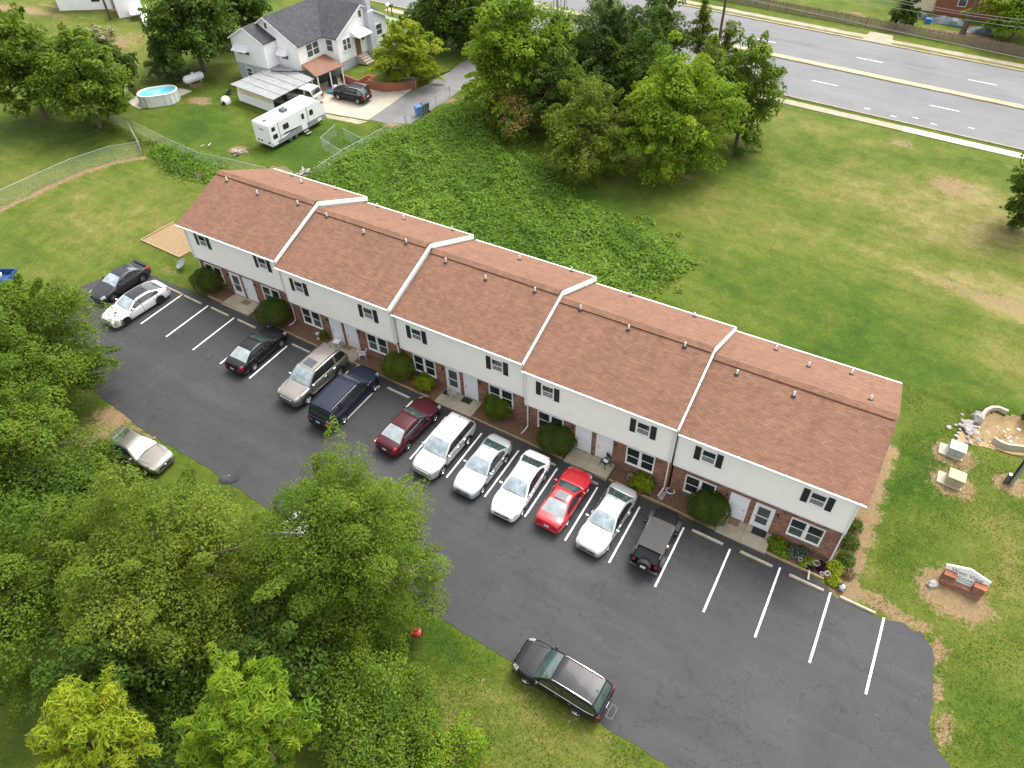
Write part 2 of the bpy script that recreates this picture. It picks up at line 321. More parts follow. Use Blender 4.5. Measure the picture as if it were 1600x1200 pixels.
#@@GROUND
# ------------------------------------------------------------------ terrain
BH = [(at(1585, 675), 3.4, 1.6, -.75), (at(1560, 690), 2.2, 1.2, -.25)]
def bumps(x, y):
    h = np.zeros_like(x)
    for c, rx, ry, d in BH: h += d*np.exp(-(((x-c.x)/rx)**2+((y-c.y)/ry)**2)**2)
    return h
sc = at(1489, 926)
FENCE = [(-24, -12), (-20.02, -1.48), (-19.73, 2.15), (-19.32, 5.95), (-18.16, 9.42), (-16.43, 11.45)]
def build_ground():
    def axis(a, b, step, far):
        k = np.arange(a, b+1e-6, step); e = np.array([2, 5, 10, 20, 40, 80, 160, far]); return np.concatenate([a-e[::-1], k, b+e])
    X = axis(-60, 68, .45, 400); Y = axis(-34, 92, .45, 400); gx, gy = np.meshgrid(X, Y)
    x, y = gx.ravel(), gy.ravel(); z = Z0+GX*x+GY*y; far = np.maximum(0, np.maximum(np.abs(x-4)-100, np.abs(y-30)-90)); z = z*np.exp(-far/80)+bumps(x, y)
    nx, ny = len(X), len(Y); i = np.arange(nx*ny).reshape(ny, nx)
    F = np.stack([i[:-1, :-1], i[:-1, 1:], i[1:, 1:], i[1:, :-1]], -1).reshape(-1, 4)
    me = bpy.data.meshes.new('ground'); me.vertices.add(len(x)); me.vertices.foreach_set('co', np.stack([x, y, z], 1).ravel())
    me.loops.add(F.size); me.loops.foreach_set('vertex_index', F.ravel().astype(np.int32)); me.polygons.add(len(F)); me.polygons.foreach_set('loop_start', (np.arange(len(F))*4).astype(np.int32)); me.update(calc_edges=True); me.validate()
    msk = np.zeros((len(x), 4)); msk[:, 3] = 1
    def spot(ch, px, py, rx, ry, s, rot=0.):
        c = at(px, py); dx, dy = x-c.x, y-c.y; u = dx*math.cos(rot)+dy*math.sin(rot); v = -dx*math.sin(rot)+dy*math.cos(rot)
        msk[:, ch] = np.maximum(msk[:, ch], s*np.exp(-((u/rx)**2+(v/ry)**2)**1.5))
    for a in [(1385, 950, 1.5, .55, 1.1, -.3), (1430, 975, .8, .45, 1.), (1463, 1020, .5, .9, 1.1), (1462, 1075, .35, .9, .95), (1475, 1140, .45, 1.0, 1.), (1490, 712, 1.3, 1.0, 1.35), (1488, 757, 1.3, 1.0, 1.35), (1580, 758, 1.2, .9, 1.1),
              (178, 655, 1.6, 1.5, .9), (165, 690, 2.5, 2.5, .75), (215, 690, 2.0, 1.0, .75), (312, 157, 1.7, 1.0, .95), (373, 235, 1.2, 1., .9), (437, 265, 1.3, .7, .8), (560, 232, .8, .5, .7), (310, 270, 2, 1., .6), (180, 70, 3., 5., .6), (195, 100, 2, 3, .5),
              (1410, 225, 1.3, 1., .7), (1485, 290, 2.2, 2., .75), (1560, 470, 3.5, .8, .7), (1480, 445, 2.5, 1., .5), (1070, 275, 1.3, .5, .8), (1145, 238, .8, .5, .8), (1500, 55, 5, 1.5, .8), (1340, 22, 2, 1, .6), (910, 275, 1., .7, .6), (300, 130, 2.6, 1.0, .7), (30, 15, 9, 1.2, .9, .2), (95, 10, 6, .4, .9, .3), (115, 14, 6, .4, .9, .3),
              (715, 105, 1.0, 3.0, .45), (615, 195, 1.6, .7, .8), (690, 160, 5, .5, .8, 1.0), (1230, 930, .5, .5, .5), (1340, 930, 1.2, .5, .7), (280, 470, .3, .3, .3), (262, 425, 1.0, .5, .6), (900, 1130, 2.2, .5, .35), (760, 1080, 1.5, .7, .3)]: spot(0, *a)
    for a in [(1500, 340, 9, 6, .8), (1350, 300, 10, 4, .5), (1250, 380, 7, 5, .4), (1560, 460, 6, 3, 1.), (1150, 330, 6, 4, .5), (1400, 420, 8, 4, .6), (1300, 200, 10, 3, .5), (1590, 490, 6, 1.2, 1.3, -.15), (1450, 432, 5, .8, 1.1, -.1), (1520, 300, 4, 3, 1.1), (1370, 395, 6, 1., .9, -.1), (1240, 360, 4, 1.2, .8), (1580, 560, 4, 2, .6), (80, 280, 8, 5, .35), (250, 330, 5, 6, .4), (150, 370, 5, 3, .5), (1560, 900, 3, 5, .4), (700, 1150, 4, 3, .5), (880, 1140, 4, 2, .5), (120, 40, 14, 8, .5), (1480, 130, 30, 1.5, .8), (1300, 50, 30, 1.2, .8), (700, 95, 4, 6, .5)]: spot(1, *a)
    for a in [(1430, 740, 2.5, 5, .8), (1440, 860, 2, 3, .7), (1200, 440, 7, 4, .5), (1350, 560, 6, 4, .55), (520, 225, 6, 4, 1.), (300, 200, 7, 4, .8), (470, 240, 5, 3, .9), (700, 1010, 2.5, 2, .8), (1560, 1120, 2.5, 2, .7), (900, 310, 7, 3, .8), (60, 220, 9, 5, .5), (1480, 600, 6, 3, .6)]: spot(2, *a)
    def wspot(ch, cx, cy, rx, ry, sv): msk[:, ch] = np.maximum(msk[:, ch], sv*np.exp(-(((x-cx)/rx)**2+((y-cy)/ry)**2)**1.5))
    for k in range(24): wspot(0, 53.95+.2*math.sin(k*1.7), -1.1+k*.5, .68+.12*math.sin(k*2.3), .6, 1.25)
    wspot(0, sc.x, sc.y-.15, 1.75, 1.35, 1.7)
    for (ax_, ay_), (bx_, by_) in zip(FENCE[:-1], FENCE[1:]):
        for k in range(24): t = k/24; wspot(0, ax_+(bx_-ax_)*t+.35, ay_+(by_-ay_)*t-.15, .5, .5, .85)
    ca = me.color_attributes.new('mask', 'FLOAT_COLOR', 'POINT'); ca.data.foreach_set('color', msk.ravel())
    me.materials.append(MATS['grass_ground']); me.polygons.foreach_set('use_smooth', [True]*len(F))
    o = link(bpy.data.objects.new('ground', me)); o['kind'] = 'structure'
build_ground()

lot = [xy(205, 418), xy(240, 431), xy(262, 441), xy(285, 450), (5.4, -.86), (13.1, -.88), (19.9, -.82), (26.6, -.82), (29.7, -.84), (34, -.82), (39.8, -.84), (44.6, -.85), (49.6, -.82), (51.9, -.78), (53.06, -1.05), (53.7, -1.5)] + \
      wobble([xy(*q) for q in [(1366, 961), (1381, 967), (1414, 974), (1425, 986), (1438, 987), (1451, 1005), (1459, 1022), (1458, 1048), (1457, 1077), (1458, 1107), (1450, 1130), (1457, 1153), (1465, 1174), (1487, 1200), (1510, 1270), (1530, 1370)]], .25, .05, False, 3) + \
      [xy(1250, 1370)] + wobble([xy(*q) for q in [(1130, 1265), (1047, 1200), (1014, 1179), (974, 1153), (933, 1127), (868, 1082), (801, 1035), (755, 1006), (724, 989), (686, 965), (600, 915), (480, 836), (390, 777), (333, 737), (300, 717), (267, 697), (233, 678), (207, 660), (177, 635), (150, 613), (105, 570)]], .3, .06, False, 4) + [xy(20, 520), xy(60, 480), xy(120, 450)]
LOT = sheet('parking_lot', lot, .02, 'lot_asphalt', thick=.06)
# painted stall lines, each its own strip lying on the asphalt
LX = lambda i: 3.66+2.764*i
inner = {4: -1.83, 17: -1.25, 18: -1.35, 19: -1.37}; outer = {7: -5.4, 13: -5.8, 14: -5.8, 15: -5.85, 16: -5.9, 17: -5.85, 18: -5.75, 19: -5.9}
for i in range(20):
    x = LX(i)+(.06 if i == 4 else 0); y0, y1 = inner.get(i, -1.55), outer.get(i, -5.6)
    sheet('parking_stripe', wobble([(x-.055, y1), (x+.055, y1), (x+.055, y0), (x-.055, y0)], .2, .006, True, i), .0265, 'paint', LOT, .004)
# planting bed between lot and building and its timber edge
BED = sheet('planting_bed', wobble([(4.2, -.70), (53.0, -.70), (53.6, -1.0), (54.0, 0), (54.05, 1), (4.2, 1)], .6, .03, True, 5), .012, 'mulch')
for k, (a, b) in enumerate([(5.6, 9.35), (12.2, 17.0), (20.0, 26.55), (29.75, 36.8), (39.95, 46.7), (49.65, 52.9)]):
    n = max(1, round((b-a)/2.4))
    for j in range(n):
        x0, x1 = a+(b-a)*j/n, a+(b-a)*(j+1)/n-.015
        t = MB(); t.obox(((x0+x1)/2, -.76+rnd.uniform(-.015, .015), gz((x0+x1)/2, -.76)+.06), ((x1-x0)/2, rnd.uniform(-.01, .01), GX*(x1-x0)/2), (0, .05, 0), (0, 0, .075)); t.build('edging_timber', 'timber', BED)
# road at the back with median, verges, sidewalks
ROAD = sheet('road', [(-70, 56.9), (110, 56.9), (110, 77.2), (-70, 77.2)], .02, 'road_asphalt', thick=.08)
med = sheet('median', wobble([(-70, 66.5), (110, 66.5), (110, 67.45), (-70, 67.45)], 1.2, .05, True, 6), .14, 'median', thick=.14)
for xc, y in [(37.65, 62.3), (50.4, 62.55), (63, 62.6), (25, 62.3), (40.75, 71.55), (53.2, 71.7), (28, 70.95), (15.6, 71.2)]:
    sheet('lane_dash', [(xc-1.5, y-.06), (xc+1.5, y-.06+.05), (xc+1.5, y+.11), (xc-1.5, y+.06)], .0265, 'road_paint', ROAD, .004)
for xc, y in [(48.1, 58.6), (50.0, 58.1), (43.2, 58.2), (46, 57.8), (53.5, 59.2)]:
    sheet('survey_mark', [(xc-.35, y-.04), (xc+.3, y-.07), (xc+.3, y+.04), (xc-.3, y+.07)], .0265, 'road_paint', ROAD, .004)
for x0, x1, m_ in ((-20, 47.3, 'walk_old'), (47.32, 110, 'walk_new')):
    n = int((x1-x0)/1.55); sw = sheet('sidewalk', [(x0, 54.85), (x1, 54.85), (x1, 55.95), (x0, 55.95)], .035, m_, thick=.08)
    for j in range(n):
        a, b = x0+(x1-x0)*j/n, x0+(x1-x0)*(j+1)/n-.02
        if b > 30 and a < 64: sheet('pavement_slab', [(a, 54.83), (b, 54.83), (b, 55.97), (a, 55.97)], .05, m_, sw, .03)
sheet('far_sidewalk', wobble([(-60, 78.4), (110, 78.4), (110, 79.5), (-60, 79.5)], 1.5, .12, True, 8), .03, 'walk_old', thick=.06)
sheet('kerb', wobble([(-60, 77.2), (110, 77.2), (110, 77.5), (-60, 77.5)], 1.1, .05, True, 9), .12, 'walk_old', thick=.14)
sheet('kerb', [(-60, 56.7), (110, 56.7), (110, 56.9), (-60, 56.9)], .10, 'walk_old', thick=.12)
sheet('crosswalk_ramp', [(38.6, 77.4), (42.2, 77.4), (41.8, 80.6), (39.0, 80.6)], .13, 'walk_old', thick=.12)
# drive and concrete pad of the white house
sheet('driveway', wobble([xy(*q) for q in [(573, 186), (600, 192), (640, 194), (668, 176), (700, 155), (738, 128), (752, 105), (760, 70), (762, 40), (742, 50), (738, 75), (728, 95), (700, 113), (668, 132), (643, 143)]], .6, .06, True, 10), .02, 'drive_asphalt', thick=.05)
pad = sheet('concrete_pad', [xy(575, 188), xy(508, 176), (-17.0, 26.2), (-17.0, 35.5), (-10.2, 35.2), xy(644, 140)], .035, 'concrete_pale', thick=.06)
sheet('worn_path', wobble([xy(508, 178), xy(575, 190), xy(560, 194), xy(510, 184)], .4, .08, True, 12), .01, 'walk_old')
# straw strip along the gable end, straw island of the sign, fenced mulch bed at the far end, earth along the fence
fb = [xy(221, 376), xy(281, 403), xy(297, 394), (4.0, 3.4), (2.7, 3.4), xy(272, 348)]
FB = sheet('mulch_bed', fb, .02, 'straw')
for a, b in ((0, 1), (5, 0), (1, 2)):
    p, q = Vector(fb[a]), Vector(fb[b]); n = max(1, round((q-p).length/2.3)); d = (q-p)/n
    for j in range(n):
        s0 = p+d*j; s1 = s0+d*.99; mid = (s0+s1)/2; t = MB(); nv = Vector((-d.y, d.x)).normalized()*.045
        t.obox((mid.x, mid.y, gz(*mid)+.06), ((s1-s0).x/2, (s1-s0).y/2, (gz(*s1)-gz(*s0))/2), (nv.x, nv.y, 0), (0, 0, .07)); t.build('edging_timber', 'timber', FB)
#@@BUILDING
# ------------------------------------------------------------------ apartment building
XS = [3.73, 13.79, 23.71, 33.53, 43.35, 53.22]; ZE = [4.82, 4.45, 4.0, 3.64, 3.28]; OFF = [0, -.17, 0, -.18, -.06]
FL = [-.69, -1.10, -1.53, -1.91, -2.43]; SB = [1.90, 1.29, .90, .52, .30]; UT = [4.32, 3.58, 3.18, 2.83, 2.50]
UXL = [1.65, 1.15, 1.2, 1.2, 1.40]; UXR = [7.80, 7.33, 7.36, 7.36, 7.27]
YR, YB, HRS = 5.05, 10.04, [2.02, 2.02, 2.03, 2.03, 1.84]
APT = thing('apartment_building', 'long two storey brick and cream siding apartment row with stepped brown shingle roofs', 'building', (0, 0, 0))
def window_unit(parent, x0, x1, z0, z1, y, n=1, shade=0, sill=True):
    fw = .07; f = MB()
    f.box(x0-fw, x1+fw, y-.06, y+.02, z1, z1+fw); f.box(x0-fw, x1+fw, y-.085 if sill else y-.06, y+.02, z0-fw, z0)
    f.box(x0-fw, x0, y-.06, y+.02, z0, z1); f.box(x1, x1+fw, y-.06, y+.02, z0, z1)
    wd = (x1-x0)/n
    for k in range(1, n): f.box(x0+wd*k-.085, x0+wd*k+.085, y-.058, y+.02, z0, z1)
    o = f.build('window', 'trim', parent)
    for k in range(n):
        a = x0+wd*k+(.085 if k else 0); b = x0+wd*(k+1)-(.085 if k < n-1 else 0); zm = (z0+z1)/2
        for q, (c, d, yy) in enumerate(((z0, zm, -.008), (zm, z1, -.022))):
            t = MB(); t.box(a+.02, b-.02, y+yy, y+.01, c+.02, d-.012); t.build('pane', 'screen' if (shade >> k) & 1 and q == 0 else 'pane', o)
        s = MB(); s.box(a, b, y-.04, y+.012, zm-.025, zm+.02); s.box(a, a+.03, y-.034, y+.012, z0, zm-.03); s.box(b-.03, b, y-.034, y+.012, z0, zm-.03); s.box(a+.03, b-.03, y-.034, y+.012, z0, z0+.03); s.build('sash', 'trim', o)
    return o
def panel_door(parent, x0, x1, z0, z1, y, storm=False, right=False):
    f = MB(); f.box(x0-.09, x0, y-.05, y+.03, z0, z1+.09); f.box(x1, x1+.09, y-.05, y+.03, z0, z1+.09); f.box(x0, x1, y-.05, y+.03, z1, z1+.09)
    d = MB(); d.box(x0, x1, y-.015, y+.02, z0+.02, z1)
    if not storm:
        xm = (x0+x1)/2
        for a, b in ((x0+.1, xm-.05), (xm+.05, x1-.1)):
            for c, e in ((z0+.18, z0+.75), (z0+.87, z0+1.45), (z0+1.57, z1-.13)): d.box(a, b, y-.028, y-.01, c, e, .008)
    o = d.build('door', 'white_door', parent); f.build('door_frame', 'trim', o)
    if storm:
        g = MB(); g.box(x0+.13, x1-.13, y-.02, y, z0+1.12, z1-.15); g.build('pane', 'screen', o); g = MB(); g.box(x0+.13, x1-.13, y-.02, y, z0+.45, z0+1.06); g.build('pane', 'screen', o)
        g = MB(); g.box(x0+.13, x1-.13, y-.03, y, z0+1.05, z0+1.12); g.build('rail', 'white_door', o)
    hx = x1-.09 if right else x0+.09; h = MB(); h.box(hx-.02, hx+.02, y-.07, y-.016, z0+.92, z0+1.08, .006); h.build('handle', 'brass', o)
    return o
def lap_wall(mb, x0, x1, y, z0, z1, step=.115, d=.024):
    n = max(1, round((z1-z0)/step)); st = (z1-z0)/n
    for k in range(n):
        a = z0+k*st; mb.add([(x0, y-d, a), (x1, y-d, a), (x1, y, a+st), (x0, y, a+st)], [(0, 1, 2, 3)]); mb.add([(x0, y, a), (x1, y, a), (x1, y-d, a), (x0, y-d, a)], [(0, 1, 2, 3)])
def roof_z(i, y): return ZE[i]+HRS[i]*(1-abs(y-OFF[i]-YR)/YR)
storm = {0: (0,), 2: (0,), 4: (1,)}
for i in range(5):
    HR = HRS[i]; x0, x1, ze, o, fl, sb = XS[i], XS[i+1], ZE[i], OFF[i], FL[i], SB[i]; yb, ys = .6+o, .35+o
    gl = gz(x1, 0)-.5; xa = x0+(.28 if i == 0 else .02); xb = x1-(.28 if i == 4 else .12)
    b = MB(); b.box(xa, xb, yb, yb+.25, gl, sb+.3); b.box(xa, xa+.25, yb+.26, 9.6, gl, sb); b.box(xb-.25, xb, yb+.26, 9.6, gl, sb); b.box(xa, xb, 9.35, 9.62, gl, sb); b.build('brick_wall', 'brick', APT)
    s = MB(); lap_wall(s, xa, xb, ys, sb, ze-.12); s.box(xa, xb, ys+.003, ys+.12, sb, ze-.05); s.box(xa, xb, ys, yb+.1, sb-.03, sb-.002)
    s.box(xa, xb, 9.63, 9.75, sb-.1, ze-.05)
    for xx in (xa, xb):   # gable ends
        yy = [ys, 9.7]; s.prism([(ys+.13, sb), (9.62, sb), (9.62, roof_z(i, 9.62)-.16), (YR+o, ze+HR-.16), (ys+.13, roof_z(i, ys)-.16)], 'x', xx-.04 if xx == xb else xx, xx if xx == xb else xx+.04)
    s.build('siding_wall', 'siding', APT)
    t = MB(); t.box(xa-.02, xa+.09, ys-.03, ys+.002, sb, ze-.1); t.box(xb-.09, xb+.02, ys-.03, ys+.002, sb, ze-.1); t.box(xa, xb, ys-.028, ys-.012, sb-.04, sb+.07); t.build('corner_trim', 'trim', APT)
    # roof slab, rake boards, fascia, gutter, ridge vent
    th = .11; r = MB(); nseg = 12
    def slope(ya, za, yc, zc, seed):     # slightly uneven sheathing
        V = []; F = []; rr = random.Random(seed); m_, n_ = 10, nseg
        for a in range(n_+1):
            for c in range(m_+1):
                j = 0 if a in (0, n_) or c in (0, m_) else rr.uniform(-.012, .012)
                V.append((x0+(x1-x0)*a/n_, ya+(yc-ya)*c/m_, za+(zc-za)*c/m_+j))
        for a in range(n_):
            for c in range(m_): k = a*(m_+1)+c; F.append((k, k+m_+1, k+m_+2, k+1))
        return V, F
    r.add(*slope(o, ze, YR+o, ze+HR, i*3)); r.add(*slope(YR+o, ze+HR, YB+o, ze, i*3+1))
    r.prism([(o, ze-.004), (YR+o, ze+HR-.004), (YB+o, ze-.004), (YB+o, ze-th), (YR+o, ze+HR-th), (o, ze-th)], 'x', x0+.004, x1-.004)
    roof = r.build('roof', 'shingle', APT)
    for sgn, y_e in ((-1, o), (1, YB+o)):
        for k, xx in enumerate((x0, x1)):
            if k == 0 and i > 0: continue
            t = MB(); e = .02 if k else -.02; dz = .20 if sgn < 0 else .28
            yi = YR+o
            up = .012 if (i < 4 and k == 1) else -.03; e = e if up > 0 else -e*2; t.prism([(y_e, ze+up), (yi, ze+HR+up), (yi, ze+HR-dz), (y_e, ze-dz)], 'x', xx+e-.02, xx+e+.02)
            if i < 4 and k == 1: t.prism([(y_e, ze+.03), (yi, ze+HR+.03), (yi, ze+HR+.008), (y_e, ze+.008)], 'x', xx-.05, xx+.045)
            t.build('rake_board', 'trim', APT)
    t = MB(); t.box(x0+.02, x1-.02, o+.02, o+.05, ze-.19, ze-.01); t.box(x0+.02, x1-.02, o+.05, ys+.05, ze-.14, ze-.115); t.box(x0+.02, x1-.02, YB+o-.06, YB+o-.02, ze-.19, ze-.01); t.build('fascia', 'trim', APT)
    t = MB(); t.prism([(o+.018, ze-.02), (o-.10, ze-.02), (o-.10, ze-.07), (o-.06, ze-.13), (o+.018, ze-.13)], 'x', x0+.04, x1-.04)
    for k in range(16): xx = x0+.3+k*(x1-x0-.6)/15; t.box(xx-.02, xx+.02, o-.11, o+.03, ze-.018, ze+.004)
    t.build('gutter', 'trim', APT)
    t = MB(); t.prism([(YB+o+.002, ze-.02), (YB+o+.11, ze-.02), (YB+o+.11, ze-.12), (YB+o+.002, ze-.12)], 'x', x0+.04, x1-.04); t.build('gutter', 'trim', APT)
    v = MB(); sl = HR/YR; w_ = .36; hh = .085; yr, zr = YR+o, ze+HR
    v.prism([(yr-w_, zr-w_*sl+hh-.03), (yr-w_, zr-w_*sl+hh), (yr, zr+hh), (yr+w_, zr-w_*sl+hh), (yr+w_, zr-w_*sl+hh-.03), (yr, zr+hh-.03)], 'x', x0+.05, x1-.15)
    vo = v.build('ridge_vent', 'shingle', roof)
    v = MB(); w_ = .31; v.prism([(yr-w_, zr-w_*sl-.01), (yr-w_, zr-w_*sl+hh-.03), (yr, zr+hh-.033), (yr+w_, zr-w_*sl+hh-.03), (yr+w_, zr-w_*sl-.01), (yr, zr-.01)], 'x', x0+.06, x1-.16); v.build('vent_mesh', 'black_plastic', roof)
    # openings
    for k, (a, c) in enumerate(((.9, 2.58), (6.98, 8.66))): window_unit(APT, x0+a, x0+c, fl+.66, fl+2.03, yb, 2, [1, 0, 2, 3, 0, 1, 0, 0, 0, 3][i*2+k])
    for k, a in enumerate((UXL[i], UXR[i])):
        window_unit(APT, x0+a+.07, x0+a+.80, UT[i]-.93, UT[i]-.04, ys-.012, 1, 0)
        for q in (a-.37, a+.88):
            sh = MB(); sh.box(x0+q, x0+q+.34, ys-.05, ys-.016, UT[i]-1.02, UT[i]+.03)
            for z in range(9): zz = UT[i]-.97+z*.11; sh.add([(x0+q+.04, ys-.062, zz), (x0+q+.30, ys-.062, zz), (x0+q+.30, ys-.05, zz+.09), (x0+q+.04, ys-.05, zz+.09)], [(0, 1, 2, 3)])
            sh.build('shutter', 'shutter', APT)
    for k, a in enumerate((3.60, 5.02)):
        panel_door(APT, x0+a, x0+a+.92, fl+.02, fl+2.03, yb, k in storm.get(i, ()), k == 0 and i == 4)
        lx = x0+(a-.28 if k == 0 else a+1.2); lm = MB(); lm.lathe([(.0, 0), (.05, .01), (.06, .12), (.03, .17), (0, .18)], (lx, yb-.09, fl+1.72), 8); lm.box(lx-.03, lx+.03, yb-.05, yb, fl+1.76, fl+1.86); lm.build('wall_light', 'black_metal', APT)
# downspouts
for (x, i) in ((XS[0]+.33, 0), (XS[1]-.25, 0), (XS[2]-.22, 1), (XS[3]+.12, 3), (XS[4]-.25, 3), (XS[5]-.33, 4)):
    o = OFF[i]; g = gz(x, -.3); ys, yb, ze, sb = .35+o, .6+o, ZE[i], SB[i]
    t = MB(); t.tube([(x, o-.03, ze-.12), (x, o+.02, ze-.25), (x, ys-.07, ze-.45), (x, ys-.07, sb-.02), (x, yb-.08, sb-.28), (x, yb-.08, g+.25), (x-.05, yb-.3, g+.10), (x-.1, yb-.75, g+.10)], .045, 6); t.build('downspout', 'trim', APT)
# stack pipes through the roof (spot, section, slope)
for px, py, i in [(355, 283, 0), (403, 304, 0), (466, 320, 0), (456, 275, 0), (471, 286, 0), (524, 296, 0), (511, 339, 1), (569, 365, 1), (635, 380, 1), (590, 324, 1), (631, 343, 1), (707, 360, 1), (697, 410, 2), (759, 437, 2), (836, 456, 2), (735, 372, 2), (812, 406, 2), (893, 424, 2),
                  (907, 484, 3), (982, 515, 3), (1070, 542, 3), (985, 463, 3), (1085, 495, 3), (1151, 585, 4), (1240, 619, 4), (1212, 547, 4), (1263, 573, 4), (1330, 585, 4), (1360, 625, 4)]:
    d = AF+AR*((px-800)/FPX)+AU*((600-py)/FPX); o, ze, HR = OFF[i], ZE[i], HRS[i]; best = None
    for sg, c0 in ((1, ze-o*HR/YR), (-1, ze+HR+(YR+o)*HR/YR)):
        k = sg*HR/YR; t = (c0+k*CP[1]-CP[2])/(d.z-k*d.y); p = Vector(CP)+d*t
        if (sg > 0 and p.y <= YR+o) or (sg < 0 and p.y > YR+o): best = p; break
    if best is None: continue
    p = best; q = MB(); q.lathe([(.05, -.05), (.05, .34), (.035, .34), (.035, .3), (0, .3)], p, 8); v = q.build('vent_pipe', 'trim', roof if False else APT)
    q = MB(); q.lathe([(.17, -.02), (.1, .045), (.055, .08)], p, 8); q.build('flashing', 'black_plastic', v)
# stoops
for i in range(5):
    a = XS[i]+3.37; t = MB(); n = 2
    s = gthing('concrete_stoop', ['concrete stoop by the storm door nearest the mulch bed', 'concrete stoop with folding white chair behind the tan SUV', 'concrete stoop holding the grey plastic armchair', 'concrete stoop with the black wooden chair, behind the red car', 'concrete stoop with black mat at the end nearest the flower bed'][i], 'stoop', a+1.47, -.1, group='stoops at the paired front doors')
    zl = FL[i]-s.location.z; yo = .6+OFF[i]+.1
    for k in range(2):
        t = MB(); t.box(-1.47+k*1.475, -.005+k*1.475, -.80, yo-.03, -.4, zl+.0, .012); t.build('slab', 'concrete', s)
#@@PROPS
# ------------------------------------------------------------------ vehicles
def split_build(V, F, keys, spec, parent):
    out = {}; by = {}
    for f, k in zip(F, keys): by.setdefault(k, []).append(f)
    for k, fs in by.items():
        if k not in spec: continue
        name, m, par = spec[k]; idx = {}; VV = []; FF = []
        for f in fs:
            g = []
            for i in f:
                if i not in idx: idx[i] = len(VV); VV.append(V[i])
                g.append(idx[i])
            if len(set(g)) > 2: FF.append(g)
        out[k] = mesh_obj(name, VV, FF, m, out.get(par) if isinstance(par, str) else parent, True)
    return out
def smooth_interp(x, pts):
    P = sorted(pts); return float(np.interp(x, [p[0] for p in P], [p[1] for p in P]))
def wheel(parent, x, y, r, wd, side, rim='alloy', spokes=6):
    t = MB(); h = wd/2; t.lathe([(r*.62, -h), (r*.9, -h), (r*.98, -h*.75), (r, -h*.4), (r, h*.4), (r*.98, h*.75), (r*.9, h), (r*.62, h), (r*.60, h*.3), (0, h*.3)], (0, 0, 0), 20, 'y')
    o = t.build('wheel', 'rubber', parent, True); o.location = (x, y, r)
    q = MB(); e = h*.92; q.lathe([(r*.64, e*.6), (r*.655, e), (r*.60, e*1.02), (r*.57, e*.7)], (0, 0, 0), 20, 'y'); q.lathe([(r*.16, e*.7), (r*.13, e*1.0), (0, e*1.02)], (0, 0, 0), 10, 'y')
    for k in range(spokes):
        a = 2*PI*k/spokes; c, s = math.cos(a), math.sin(a); q.obox((c*r*.37, e*.82, s*r*.37), (c*r*.24, 0, s*r*.24), (-s*r*.075, 0, c*r*.075), (0, e*.08, 0))
    ro = q.build('rim', rim, o, True)
    if side < 0: o.rotation_euler = (0, 0, PI)
    return o
